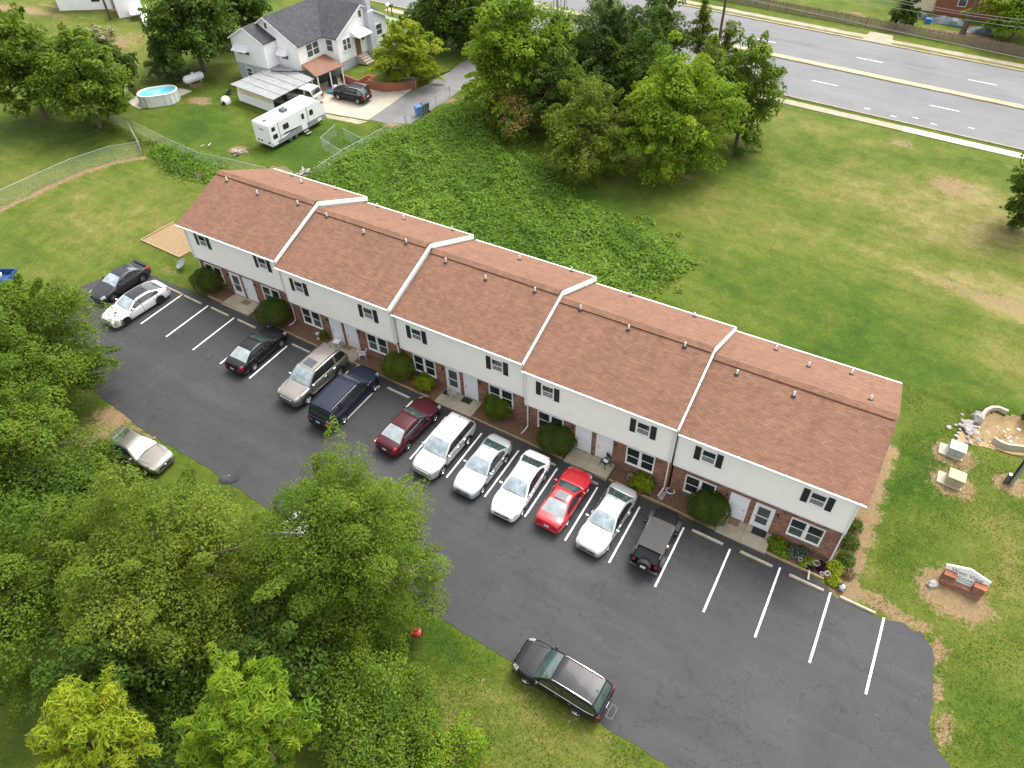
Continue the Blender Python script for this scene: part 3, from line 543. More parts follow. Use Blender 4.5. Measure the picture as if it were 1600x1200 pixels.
def car(label, cat, x, y, rz, paint, L=4.75, W=1.82, H=1.45, wb=2.75, fo=.92, r=.33, kind='sedan', name='car', group=None, ws='windshield', rear='rear_glass', roofm=None, hood=.94, belt=.96, deck=1.02, cowl=None, rf=None, rr=None, rd=None, rim='alloy', spokes=6, rails=None, sunroof=False, spoiler=False, chrome=False, tailcol='tail', sill=.24, lower=None, plate_rear=True, ptint=None, nose=.70, rz_off=0, stripe=None, doors=4):
    root = gthing(name, label, cat, x, y, rz, group, True, .026)
    hl = L/2; xf = hl-fo; xr_ = xf-wb; suv = kind in ('suv', 'van'); wide = W/2
    cowl = cowl if cowl is not None else xf-(.34 if suv else .50); rf = rf if rf is not None else cowl-(.84 if suv else .78)
    rd = rd if rd is not None else (-hl+.10 if suv else -hl+.62); rr = rr if rr is not None else (rd+.38 if suv else rd+.80)
    hpts = [(hl, nose-.10), (hl-.05, nose), (hl-.28, nose+.08), (xf, (nose+hood)/2+.06), (cowl+.05, hood), (cowl-.5, belt), (rd+.2, deck if not suv else belt+.04), (rd, deck), (-hl+.16, deck-.03), (-hl+.04, deck-.10), (-hl, deck-.18)]
    if suv: hpts[-4:] = [(rd, belt+.04), (-hl+.08, belt+.03), (-hl+.02, belt), (-hl, belt-.05)]
    def hz(q): return smooth_interp(q, hpts)
    def hw(q):
        e = max(0, abs(q)-(hl-.75))/.75; return wide*(1-(.23 if q > 0 else (.12 if suv else .17))*e**2.3)
    Rw = r+.065; xs = set(np.round(np.linspace(-hl, hl, 34), 3)); xs |= {hl-.03, hl-.08, hl-.14, -hl+.03, -hl+.08, -hl+.14}
    for ax in (xf, xr_): xs |= {round(ax+Rw*math.cos(a), 3) for a in np.linspace(0, PI, 11)}
    bx = (cowl+.02+rr)/2-.02 if doors == 4 else rr+.1
    s1, s2, s3 = min(cowl+.12, xf-Rw-.05), bx, max(xr_+Rw*.35, rd+.15); g = .018; seams = [s1, s2, s3] if doors == 4 else [s1, s2]
    for s_ in seams: xs = {q for q in xs if abs(q-s_) > .035} | {s_-g, s_+g}
    for q in (cowl, rd): xs |= {round(q, 3)}
    xs = sorted(xs); xs = [q for k, q in enumerate(xs) if k == 0 or q-xs[k-1] > .004]
    prof = [(0, -1), (.80, -1), (.93, -1), (.965, .10), (1.0, .36), (.998, .60), (.975, .84), (.93, .95), (.86, 1.), (.55, 1.02), (0, 1.03)]; n = len(prof); V = []
    for q in xs:
        zs = sill + .0
        e = max(0, abs(q)-(hl-.22))/.22; zs += .06*e
        for ax in (xf, xr_):
            if abs(q-ax) < Rw: zs = max(zs, r+math.sqrt(max(0, Rw*Rw-(q-ax)**2)))
        h = hz(q); w_ = hw(q); ring = []
        for (a, t) in prof:
            if t == -1: z = zs; a_ = a
            elif t <= 1: z = zs+(h-zs)*t; a_ = a
            else: z = h+(t-1)*1.2*(.8 if q > cowl or q < rd else .1); a_ = a
            flare = .018 if any(abs(q-ax) < Rw+.03 for ax in (xf, xr_)) and 0 < t < .5 else 0
            ring.append((q, w_*a_+flare, z))
        V += ring + [(p[0], -p[1], p[2]) for p in ring[-2:0:-1]]
    m_ = 2*n-2; F = []; K = []
    for i in range(len(xs)-1):
        xm = (xs[i]+xs[i+1])/2; gap = any(abs(xm-s_) < g*.9 for s_ in seams)
        for k in range(m_):
            F.append((i*m_+k, i*m_+(k+1) % m_, (i+1)*m_+(k+1) % m_, (i+1)*m_+k)); seg = k if k < n-1 else m_-1-k; sd_ = 'l' if k < n-1 else 'r'
            if seg < 2: K.append('under')
            elif seg == 2 and lower: K.append('lower')
            elif 3 <= seg <= 7 and gap: K.append('gap%d%s' % (min(range(len(seams)), key=lambda q_: abs(xm-seams[q_])), sd_))
            elif 3 <= seg <= 7 and s1 > xm > s2: K.append('d1'+sd_)
            elif 3 <= seg <= 7 and doors == 4 and s2 > xm > s3: K.append('d2'+sd_)
            elif seg >= 8 and xm > cowl and xm < hl-.20: K.append('hood')
            elif seg >= 8 and xm < rd and not suv and xm > -hl+.1: K.append('trunk')
            else: K.append('body')
    c0 = len(V); V += [(-hl-.02, 0, .5), (hl+.015, 0, .45)]
    for k in range(m_): F.append((k, c0, (k+1) % m_)); K.append('body'); o_ = (len(xs)-1)*m_; F.append((o_+k, o_+(k+1) % m_, c0+1)); K.append('body')
    spec = {'under': ('underbody', 'under', None), 'lower': ('sill_cladding', lower or 'black_plastic', None), 'body': ('body', paint, None), 'hood': ('hood', paint, None), 'trunk': ('trunk_lid', paint, None)}
    for k in range(3): spec['gap%dl' % k] = spec['gap%dr' % k] = ('panel_gap', 'under', None)
    for k in ('d1l', 'd1r', 'd2l', 'd2r'): spec[k] = ('door', paint, None)
    parts = split_build(V, F, K, spec, root)
    # greenhouse
    gx = sorted(set(np.round(np.concatenate([np.linspace(rd, rr, 8), np.linspace(rr, rf, 13), np.linspace(rf, cowl, 8)]), 3)) | {round(bx-.05, 3), round(bx+.05, 3)})
    top = [(rd, hz(rd)-.01), (rd+(rr-rd)*.5, hz(rd)+(H-.05-hz(rd))*(.62 if suv else .56)), (rr, H-.05), (rr+.25, H-.012), ((rr+rf)/2, H), (rf-.2, H-.015), (rf, H-.06), (rf+(cowl-rf)*.5, hood+(H-.06-hood)*.55), (cowl, hood-.01)]
    GV = []; gp = [0, .10, .5, .86, .97]; wt = wide*(.74 if suv else .66); wbt = wide*.93
    if kind == 'van': wt = wide*.80
    def gw(z, q):
        b = hz(q); t = max(0, (z-b)/(H-b)); return (wbt-(wbt-wt)*t**1.25)*(hw(q)/wide)**1.2
    for q in gx:
        zt = smooth_interp(q, top); b = min(hz(q)-.015, zt); ring = []
        for t in gp: z = b+(zt-.015-b)*t; ring.append((q, gw(z, q), z))
        yt = gw(zt, q); cr = .035*min(1, max(0, (zt-b)/.4))
        ring += [(q, yt*.90, zt+.004), (q, yt*.5, zt+cr*.7), (q, 0, zt+cr)]
        GV += ring + [(p[0], -p[1], p[2]) for p in ring[-2::-1]]
    gm = 15; GF = []; GK = []
    for i in range(len(gx)-1):
        xm = (gx[i]+gx[i+1])/2; hh = smooth_interp(xm, top)-hz(xm); bp = abs(xm-bx) < .05
        for k in range(gm-1):
            GF.append((i*gm+k, i*gm+k+1, (i+1)*gm+k+1, (i+1)*gm+k)); seg = k if k < 7 else 13-k; sd_ = 'l' if k < 7 else 'r'
            if seg in (1, 2):
                lo = rd+(rr-rd)*(.62 if not suv else .45); hi = cowl-.16
                if suv and kind != 'coupe' and abs(xm-(s3-.06)) < .06: GK.append('roof')
                elif xm < lo or xm > hi: GK.append('roof')
                elif bp: GK.append('pillar')
                elif suv and xm < s3-.06: GK.append('w3'+sd_)
                else: GK.append(('w1' if xm > bx else 'w2')+sd_)
            elif seg >= 5: GK.append('ws' if rf+.02 < xm < cowl-.02 else 'rw' if rd+.03 < xm < rr-.03 else 'top')
            else: GK.append('roof')
    sp = {'roof': ('pillars', paint, None), 'pillar': ('centre_pillar', 'black_plastic', None), 'top': ('roof', roofm or paint, None), 'ws': ('windshield', ws, None), 'rw': ('rear_window', rear, None)}
    for s_ in 'lr':
        for k in ('w1', 'w2', 'w3'): sp[k+s_] = ('side_window', 'car_glass', None)
    parts.update({('g', k): v for k, v in split_build(GV, GF, GK, sp, root).items()})
    # lamps, grille, plates, mirrors, handles, wheels
    def lamp(nm, m, x0, x1, t0, t1, side, z0=None):
        N = 5; VV = []; FF = []
        for a in range(N):
            q = x0+(x1-x0)*a/(N-1); h = hz(q); w_ = hw(q)
            for t in (t0, t1):
                z = (sill+.02)+(h-sill)*t; wq = w_*smooth_interp(t, [(p[1], p[0]) for p in prof[3:]]); VV.append((q, side*(wq+.008), z))
            VV.append((q, side*(w_*.80), h+.012))
        q = x1; VV2 = []
        for a in range(N-1):
            for e in range(2): f = (a*3+e, a*3+e+1, (a+1)*3+e+1, (a+1)*3+e); FF.append(f if side > 0 else f[::-1])
        xe = (hl+.014) if x1 > 0 else -(hl+.022); o_ = len(VV); h = hz(x1); zA = sill+.02+(h-sill)*t0; zB = sill+.02+(h-sill)*min(t1, .97); wi = hw(x1)
        VV += [(xe, side*wi*.50, zA+.02), (xe, side*wi*.50, zB), (x1, side*wi*.95, zA), (x1, side*wi*.93, zB)]; FF.append((o_, o_+1, o_+3, o_+2) if side*x1 < 0 else (o_+2, o_+3, o_+1, o_))
        mesh_obj(nm, VV, FF, m, root, True)
    for s_ in (1, -1):
        lamp('headlight', 'head', hl-.42, hl-.01, .70, .93, s_); lamp('taillight', tailcol, -hl+(.16 if suv else .30), -hl+.0, .62 if not suv else .55, .93, s_)
        mz = belt+.03; mm = MB(); my = s_*(gw(mz, cowl-.3)+.13); mm.box(cowl-.36, cowl-.24, my-.10, my+.10, mz-.02, mz+.12, .03); mm.build('mirror', 'chrome' if chrome else (paint if kind != 'van' else 'black_plastic'), root, True)
        for k, (a, b) in (('d1', (s1, s2)), ('d2', (s2, s3))):
            dd = parts.get(k+('l' if s_ > 0 else 'r'))
            if dd is None: continue
            hx = b+.14; hm = MB(); yy = s_*hw(hx)*.99; hm.box(hx-.02, hx+.16, yy-.012, yy+.028, belt-.14, belt-.105, .006); hm.build('handle', 'chrome' if chrome else paint, dd)
        for ax in (xf, xr_): wheel(root, ax, s_*(wide-.125), r, .215, s_, rim, spokes)
    gm_ = MB(); gw_ = wide*.50; gm_.box(hl-.02, hl+.022, -gw_, gw_, nose-.22, nose-.07, .012); gm_.build('grille', 'chrome' if chrome else 'black_plastic', root)
    gm_ = MB(); gm_.box(hl-.02, hl+.026, -gw_*1.15, gw_*1.15, .24, .34, .01); gm_.build('air_intake', 'black_plastic', root)
    em = MB(); em.box(hl+.015, hl+.034, -.06, .06, nose-.18, nose-.09, .01); em.build('badge', 'chrome', root)
    pz = (belt-.25) if suv else deck-.33; pm = MB(); pm.box(-hl-.035, -hl-.015, -.15, .15, pz-.075, pz+.075, .004); pm.build('licence_plate', 'plate', root)
    bm_ = MB(); bm_.box(-hl-.045, -hl+.02, -wide*.72, wide*.72, .36, .50, .03); bm_.build('rear_bumper', paint if not lower else 'black_plastic', root, True)
    bm_ = MB(); bm_.tube([(cowl-.02, wide*.55, hood+.012), (cowl-.06, 0, hood+.055), (cowl-.02, -wide*.62, hood+.012)], .014, 5); bm_.build('wiper', 'black_plastic', root)
    for s_ in (1, -1):
        t = MB(); pts_ = [(q_, s_*(gw(hz(q_)+.012, q_)+.006), hz(q_)+.004) for q_ in np.linspace(cowl-.2, rd+(rr-rd)*.5, 8)]; t.tube(pts_, .012, 4, False); t.build('window_trim', 'chrome' if chrome or rails == 'chrome' else 'black_plastic', root)
        t = MB(); t.tube([(hl-.16, s_*hw(hl-.16)*.56, hz(hl-.16)+.018), (xf, s_*hw(xf)*.74, hz(xf)+.026), (cowl+.05, s_*hw(cowl)*.80, hz(cowl+.05)+.022)], .009, 4, False); t.build('hood_seam', 'under', root)
    an = MB(); an.add([(rr+.14, 0, H+.06), (rr+.02, .02, H), (rr+.22, .012, H), (rr+.02, -.02, H), (rr+.22, -.012, H)], [(0, 1, 2), (0, 4, 3), (0, 3, 1), (0, 2, 4)]); an.build('antenna', 'black_plastic', root)
    if rails:
        for s_ in (1, -1):
            t = MB(); yy = s_*wt*.93; t.tube([(rr+.08, yy, H-.05), (rr+.2, yy, H+.035), ((rr+rf)/2, yy, H+.05), (rf-.25, yy, H+.03), (rf-.1, yy, H-.04)], .026, 6); t.build('roof_rail', rails, root, True)
    if sunroof:
        t = MB(); t.box(rf-.85, rf-.22, -wt*.58, wt*.58, H+.0, H+.045, .01); t.build('sunroof', 'car_glass', root)
    if spoiler:
        t = MB(); t.box(-hl+.08, -hl+.30, -wide*.8, wide*.8, deck+.10, deck+.135, .012); t.box(-hl+.12, -hl+.24, -wide*.72, -wide*.66, deck-.02, deck+.10); t.box(-hl+.12, -hl+.24, wide*.66, wide*.72, deck-.02, deck+.10); t.build('spoiler', paint, root)
    return root
U, D = PI/2, -PI/2      # nose towards the building / away from it
paint_mat('p_black', (.010, .010, .012), 0, .25); paint_mat('p_charcoal', (.030, .030, .033), .2, .3, .1); paint_mat('p_white', (.80, .80, .80), 0, .3, .02); paint_mat('p_tan', (.24, .215, .185), .55, .35); paint_mat('p_navy', (.012, .016, .032), .2, .25); paint_mat('p_maroon', (.058, .007, .012), .3, .25)
paint_mat('p_silver', (.55, .55, .56), .55, .32); paint_mat('p_bluesilver', (.50, .53, .56), .5, .32); paint_mat('p_red', (.50, .012, .018), 0, .28, .12); paint_mat('p_champ', (.20, .183, .155), .55, .38, .1); paint_mat('p_glassroof', (.03, .03, .033), 0, .08); paint_mat('p_palesilver', (.62, .61, .60), .45, .32)
mat('p_matte', (.006, .006, .007), .5, 0, .1, 4, spec=.18)
G1 = 'cars parked nose or tail to the building'
car('black older sedan with rear spoiler, farthest left at the lot end', 'car', -1.05, -3.42, D, 'p_charcoal', L=4.65, wb=2.75, H=1.38, spoiler=True, group=G1, rim='chrome', deck=.98, rear='rear_glass')
car('white fastback sedan with dark glass roof and black wheels', 'car', 2.2, -4.55, D-.06, 'p_white', L=5.0, W=1.87, wb=3.0, H=1.42, roofm='p_glassroof', group=G1, rim='dark_alloy', spokes=10, rd=-2.5+.38, rr=-2.5+1.45, ws='windshield', rear='car_glass')
car('black sedan with red tail lamps, parked alone near the round bush', 'car', 13.68, -3.52, U+.02, 'p_black', L=4.75, wb=2.72, H=1.43, group=G1, rear='rear_pale', ws='rear_glass')
car('large tan SUV with sunroof and chrome mirrors', 'SUV', 19.05, -3.62, D-.03, 'p_tan', L=5.2, W=2.0, wb=3.1, H=1.90, r=.40, kind='suv', hood=1.16, belt=1.18, nose=.98, fo=.98, sill=.34, rails='black_plastic', sunroof=True, chrome=True, group=G1, rear='car_glass')
car('long dark navy van-like SUV backed beside the tan SUV', 'SUV', 22.15, -3.95, U+.02, 'p_navy', L=5.5, W=2.0, wb=3.28, H=1.88, r=.39, kind='van', hood=1.12, belt=1.14, nose=.98, fo=.95, sill=.34, rails='p_navy', group=G1, ws='rear_glass', rear='car_glass', rim='chrome')
car('dark maroon sedan with dusty rear window', 'car', 27.2, -3.72, U-.05, 'p_maroon', L=4.9, wb=2.8, H=1.45, group=G1, rear='rear_pale', ws='rear_glass', rim='chrome')
car('silver crossover with roof rails and black lower bumper', 'SUV', 30.15, -4.05, D-.02, 'p_palesilver', L=4.75, W=1.85, wb=2.72, H=1.70, r=.37, kind='suv', hood=1.04, belt=1.08, nose=.88, sill=.30, rails='p_palesilver', lower='black_plastic', chrome=True, group=G1, rim='chrome')
car('pale silver sedan with round badge and blue tinged windscreen', 'car', 33.0, -4.05, D-.01, 'p_bluesilver', L=4.6, wb=2.64, H=1.46, group=G1, W=1.76)
car('plain white sedan between the silver sedan and the red car', 'car', 35.72, -4.1, D+.03, 'p_white', L=4.87, wb=2.84, H=1.47, W=1.85, group=G1)
car('bright red sedan with open dark sunroof', 'car', 38.4, -3.6, U, 'p_red', L=4.55, wb=2.62, H=1.41, W=1.75, group=G1, sunroof=True, rear='rear_pale', ws='rear_glass', tailcol='tail', rim='chrome')
car('silver sedan between the red car and the black soft top off-roader', 'car', 41.15, -3.62, D-.04, 'p_silver', L=4.85, wb=2.72, H=1.46, group=G1, W=1.82)
car('black SUV with silver roof rails parked half on the grass', 'SUV', 43.15, -13.02, PI-.03, 'p_black', L=4.85, W=1.95, wb=2.80, H=1.74, r=.38, kind='suv', hood=1.08, belt=1.10, nose=.93, sill=.32, rails='chrome', rim='chrome', ws='rear_glass', rear='rear_glass')
car('beige older sedan parked on the verge under the trees', 'car', 13.85, -13.95, .04, 'p_champ', L=4.6, wb=2.6, H=1.42, W=1.76)
car('pale sedan almost hidden behind the big willowy tree', 'car', 27.6, -13.2, .0, 'p_white', L=4.6, wb=2.65, H=1.42, W=1.76)
car('black compact SUV on the concrete pad of the white house', 'SUV', -6.5, 31.55, PI+.09, 'p_black', L=4.35, W=1.8, wb=2.56, H=1.62, r=.35, kind='suv', hood=1.0, belt=1.03, nose=.86, sill=.3, rails='chrome', rim='chrome', rear='car_glass')
car('silver full size SUV backed out of the tin carport', 'SUV', -11.1, 28.45, PI+.10, 'p_palesilver', L=5.0, W=1.9, wb=2.95, H=1.82, r=.37, kind='van', hood=1.1, belt=1.12, nose=.95, sill=.32, rear='car_glass', rim='chrome')
def offroader():
    o = gthing('off_roader', 'black open off-roader with grey canvas top and spare wheel', 'car', 44.12, -3.5, U+.03, G1, True, .026); P = 'p_matte'
    b = MB(); b.box(-1.85, .75, -.74, .74, .48, 1.02, .04); b.box(-1.85, .72, -.70, .70, 1.02, 1.10, .03); b.build('body', P, o, True)
    b = MB(); b.add([(.72, -.72, .55), (.72, .72, .55), (.72, .72, 1.12), (.72, -.72, 1.12), (1.92, -.56, .55), (1.92, .56, .55), (1.92, .54, 1.04), (1.92, -.54, 1.04), (.72, 0, 1.17), (1.92, 0, 1.08)], [(3, 8, 9, 7), (8, 2, 6, 9), (0, 4, 7, 3)[::-1], (1, 2, 6, 5)[::-1], (4, 5, 6, 9, 7), (0, 1, 5, 4)[::-1]]); b.build('hood', P, o)
    b = MB(); b.box(1.9, 1.96, -.55, .55, .6, 1.03, .02); g = b.build('grille', P, o)
    for k in range(7): q = MB(); q.box(1.955, 1.972, -.30+k*.1-.028, -.30+k*.1+.028, .70, .98); q.build('slot', 'under', g)
    for s in (1, -1):
        q = MB(); q.lathe([(.09, 0), (.085, .03), (0, .045)], (1.955, s*.43, .88), 12, 'x'); q.build('headlight', 'head', o)
        for ax, w0 in ((1.32, .52), (-1.22, .52)):
            f = MB(); pts = [(ax-w0, .60), (ax-w0+.12, .86), (ax-.18, .95), (ax+.22, .95), (ax+w0-.1, .84), (ax+w0, .64)]
            V = []; F = []
            for (px, pz) in pts: V += [(px, s*.70, pz), (px, s*.92, pz-.02), (px, s*.93, pz-.09)]
            for k in range(len(pts)-1):
                for e in range(2): F.append((k*3+e, k*3+e+1, (k+1)*3+e+1, (k+1)*3+e))
            f.add(V, F); f.build('fender', 'black_plastic', o, True); wheel(o, ax, s*.78, .385, .25, s, 'dark_alloy', 5)
        t = MB(); t.tube([(.55, s*.72, 1.1), (.50, s*.70, 1.72), (-1.75, s*.68, 1.70), (-1.80, s*.70, 1.1)], .035, 6); t.tube([(-.45, s*.70, 1.08), (-.45, s*.69, 1.70)], .035, 6); t.build('roll_bar', 'black_metal', o, True)
        q = MB(); q.box(.38, .46, s*.92-.09, s*.92+.09, 1.14, 1.32, .02); q.box(.40, .44, s*.72, s*.85, 1.18, 1.22); q.build('mirror', 'black_plastic', o)
        q = MB(); q.box(-1.90, -1.84, s*.62-.07, s*.62+.07, .80, 1.0, .01); q.build('taillight', 'tail', o)
        q = MB(); q.box(-.40, .62, s*.745-.012, s*.745+.012, .56, 1.0, .01); dd = q.build('door', P, o); q = MB(); q.box(-.34, -.2, s*.77-.012, s*.77+.012, .86, .9); q.build('handle', 'chrome', dd)
        q = MB(); q.box(.3, .34, s*.35-.16, s*.35+.16, 1.0, 1.5, .03); q.box(-.2, .34, s*.35-.22, s*.35+.22, .9, 1.05, .04); q.build('seat', 'black_plastic', o)
    q = MB(); q.add([(.70, -.70, 1.14), (.70, .70, 1.14), (.56, .66, 1.66), (.56, -.66, 1.66)], [(0, 1, 2, 3)]); q.build('windshield', 'rear_glass', o)
    q = MB(); q.tube([(.71, -.72, 1.12), (.56, -.68, 1.70), (.56, .68, 1.70), (.71, .72, 1.12)], .03, 6); q.build('windshield_frame', P, o)
    q = MB(); V = []; F = []; n = 9
    for i in range(n):
        x = .58-2.02*i/(n-1); sag = -.018*math.sin(PI*((i % 4)/4)) if 0 < i < n-1 else -.01
        V += [(x, -.76, 1.60), (x, -.735, 1.74), (x, -.45, 1.785+sag), (x, 0, 1.80+sag*1.4), (x, .45, 1.785+sag), (x, .735, 1.74), (x, .76, 1.60)]
    for i in range(n-1):
        for k in range(6): F.append((i*7+k, i*7+k+1, (i+1)*7+k+1, (i+1)*7+k))
    q.add(V, F); o_ = (n-1)*7; q.F.append((o_, o_+1, o_+2, o_+3, o_+4, o_+5, o_+6)); q.build('canvas_top', 'canvas', o, True)
    q = MB(); q.add([(-1.44, -.75, 1.60), (-1.44, .75, 1.60), (-1.82, .73, 1.10), (-1.82, -.73, 1.10), (-1.44, -.73, 1.74), (-1.44, .73, 1.74)], [(0, 1, 2, 3), (4, 5, 1, 0)]); q.build('rear_curtain', 'black_plastic', o)
    for s in (1, -1): q = MB(); q.add([(-1.44, s*.75, 1.60), (-.5, s*.755, 1.60), (-.5, s*.745, 1.10), (-1.82, s*.73, 1.10)], [(0, 1, 2, 3)]); q.build('side_window', 'car_glass', o)
    w_ = wheel(o, -2.02, 0, .385, .25, 1, 'dark_alloy', 5); w_.name = 'spare_wheel'; w_.rotation_euler = (0, 0, PI/2); w_.location = (-2.02, .0, .98)
    q = MB(); q.box(-2.20, -2.16, -.15, .15, .90, 1.05); q.build('licence_plate', 'plate', o)
    for a, z in ((-1.98, .50), (2.06, .52)): q = MB(); q.box(a-.09, a+.09, -.80, .80, z-.07, z+.09, .03); q.build('bumper', 'black_plastic', o, True)
offroader()
h = MB(); h.box(-2.55, -2.42, -.03, .03, .38, .44); h.box(-2.9, -2.5, -.35, -.31, .36, .40); h.box(-2.9, -2.5, .31, .35, .36, .40); h.box(-2.9, -2.86, -.35, .35, .36, .40); h.box(-2.6, -2.56, -.35, .35, .36, .40)
hc = h.build('hitch_rack', 'black_metal'); hc.matrix_world = bpy.data.objects[[o.name for o in bpy.data.objects if o.get('label', '').startswith('black SUV with silver')][0]].matrix_world.copy(); hc.name = 'hitch_carrier'; tag(hc, 'small folded hitch carrier behind the black SUV on the grass', 'carrier')
#@@TREES
# ------------------------------------------------------------------ vegetation
def np_mesh(name, V, F, m, parent=None, col=None):
    me = bpy.data.meshes.new(name); k = F.shape[1]
    me.vertices.add(len(V)); me.vertices.foreach_set('co', V.astype(np.float32).ravel()); me.loops.add(F.size); me.loops.foreach_set('vertex_index', F.astype(np.int32).ravel())
    me.polygons.add(len(F)); me.polygons.foreach_set('loop_start', (np.arange(len(F))*k).astype(np.int32)); me.update(calc_edges=True)
    if col is not None:
        a = me.color_attributes.new('col', 'FLOAT_COLOR', 'POINT'); a.data.foreach_set('color', np.concatenate([col, np.ones((len(col), 1))], 1).astype(np.float32).ravel())
    me.materials.append(MATS[m]); return link(bpy.data.objects.new(name, me), parent)
def leaves(P, Nrm, L, W, col, rs, droop=0., axis=None):
    """one folded diamond leaf per point: P positions, Nrm leaf normals"""
    n = len(P); t = rs.normal(size=(n, 3)) if axis is None else axis+rs.normal(size=(n, 3))*.45
    t[:, 2] -= droop
    t -= Nrm*np.sum(t*Nrm, 1, keepdims=True); t /= np.linalg.norm(t, axis=1, keepdims=True)+1e-9; b = np.cross(Nrm, t)
    s = rs.uniform(.5, 1.45, (n, 1)); l = L*s; w_ = W*s
    V = np.empty((n, 4, 3)); V[:, 0] = P-t*l*.5; V[:, 2] = P+t*l*.5-Nrm*l*.12; V[:, 1] = P+b*w_*.5-t*l*.08+Nrm*w_*.15; V[:, 3] = P-b*w_*.5-t*l*.08+Nrm*w_*.15
    i = np.arange(n)*4; F = np.stack([i, i+1, i+2, i, i+2, i+3], 1).reshape(-1, 3)
    return V.reshape(-1, 3), F, np.repeat(col, 4, 0)
def unit(v): return v/(np.linalg.norm(v, axis=1, keepdims=True)+1e-9)
def crown_points(rs, rx, ry, rz, nc, cr, per, style):
    """clump centres spread through a lumpy ellipsoid, leaves on each clump"""
    d = unit(rs.normal(size=(nc, 3))); d[:, 2] = np.where(d[:, 2] < -.86, -d[:, 2], d[:, 2])
    lob = 1+.20*np.sin(3*np.arctan2(d[:, 1], d[:, 0])+rs.uniform(0, 6))+.15*np.sin(5*np.arctan2(d[:, 1], d[:, 0])+4*d[:, 2]+rs.uniform(0, 6))
    rr = np.where(rs.rand(nc) < .68, rs.uniform(.74, 1.02, nc), rs.uniform(.25, .75, nc))*lob
    shoot = rs.rand(nc) < .16; rr = np.where(shoot, rs.uniform(.95, 1.12, nc)*lob, rr)
    if style == 'cone': sc_ = np.clip(1.05-(d[:, 2]*rr+1)/2, .12, 1); C = np.stack([d[:, 0]*rr*rx*sc_*1.5, d[:, 1]*rr*ry*sc_*1.5, d[:, 2]*rr*rz], 1)
    else: C = np.stack([d[:, 0]*rr*rx, d[:, 1]*rr*ry, d[:, 2]*rr*rz], 1)
    k = np.repeat(np.arange(nc), per); n = len(k); e = unit(rs.normal(size=(n, 3))); e[:, 2] = np.where((e[:, 2] < 0) & (rs.rand(n) < .6), -e[:, 2], e[:, 2])
    crs = cr*rs.uniform(.55, 1.5, nc)*np.where(shoot, .55, 1.); q = rs.uniform(.35, 1., (n, 1))**.5
    off = e*q*crs[k][:, None]*np.array([1, 1, .62]); off[:, 2] -= .25*(off[:, 0]**2+off[:, 1]**2)/np.maximum(crs[k], .2)
    so_ = shoot[k]; dr = d[k]; al = np.sum(off*dr, 1, keepdims=True); off = np.where(so_[:, None], dr*al*2.4+(off-dr*al)*.75, off)
    P = C[k]+off
    nrm = unit(e*.75+np.array([0, 0, .75])+rs.normal(size=(n, 3))*.45)
    return C, k, P, nrm, crs
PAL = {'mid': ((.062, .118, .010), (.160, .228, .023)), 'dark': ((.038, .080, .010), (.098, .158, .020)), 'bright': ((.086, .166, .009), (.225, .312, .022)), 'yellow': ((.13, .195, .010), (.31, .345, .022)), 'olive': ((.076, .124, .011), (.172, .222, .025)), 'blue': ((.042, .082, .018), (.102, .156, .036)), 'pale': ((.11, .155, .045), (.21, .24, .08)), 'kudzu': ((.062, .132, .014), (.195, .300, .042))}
def tree(name, label, px, py, hc, rx, rz, n=14000, pal='mid', L=.17, W=.085, clumps=90, cr=None, style='round', group=None, seed=1, trunk=.16, droop=.3, ry=None, bark='bark', bloom=None, axis_up=False, cat='tree', aspect=1.):
    rs = np.random.RandomState(seed); c = at(px, py, hc); g = gz(c.x, c.y); ry = ry or rx
    o = thing(name, label, cat, (c.x, c.y, g), 0, group); cr = cr or max(.35, .30*rx)
    C, k, P, N, crs = crown_points(rs, rx-cr*.4, ry-cr*.4, rz-cr*.25, clumps, cr, max(8, n//clumps), style)
    P[:, 2] += hc; C[:, 2] += hc; keep = P[:, 2] > .08; P, N, k = P[keep], N[keep], k[keep]
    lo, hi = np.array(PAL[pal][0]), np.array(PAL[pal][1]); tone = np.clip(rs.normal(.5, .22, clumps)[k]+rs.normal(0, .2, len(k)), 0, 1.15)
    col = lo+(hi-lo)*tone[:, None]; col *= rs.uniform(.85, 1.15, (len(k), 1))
    if bloom is not None:
        sel = (rs.rand(len(k)) < bloom[0]) & (P[:, 2] > hc*.7); col[sel] = np.array(bloom[1])*rs.uniform(.7, 1.2, (sel.sum(), 1))
    V, F, cc = leaves(P, N, L, W, col, rs, droop, np.tile(np.array([[0, 0, 1.2]]), (len(P), 1)) if axis_up else None); np_mesh('crown', V, F, 'leaf', o, cc)
    t = MB(); top = hc+rz*.35; lean = rs.uniform(-.3, .3, 2)
    tr = [(0, 0, -.2), (lean[0]*.2, lean[1]*.2, top*.3), (lean[0]*.6, lean[1]*.6, top*.65), (lean[0], lean[1], top)]; t.tube(tr, [trunk*1.35, trunk, trunk*.7, trunk*.25], 8)
    for j in rs.choice(clumps, min(clumps, 60), False):
        f = rs.uniform(.3, .75); b = Vector(tr[1]).lerp(Vector(tr[3]), f); e = Vector(C[j])*1.0; e = e+(e-Vector((0, 0, hc))).normalized()*rs.uniform(.1, .55); mid = b.lerp(e, .5)+Vector((rs.uniform(-.2, .2), rs.uniform(-.2, .2), .25)); t.tube([b, mid, e], [trunk*.4, trunk*.24, .015], 5, False)
    t.build('trunk', bark, o, True); return o
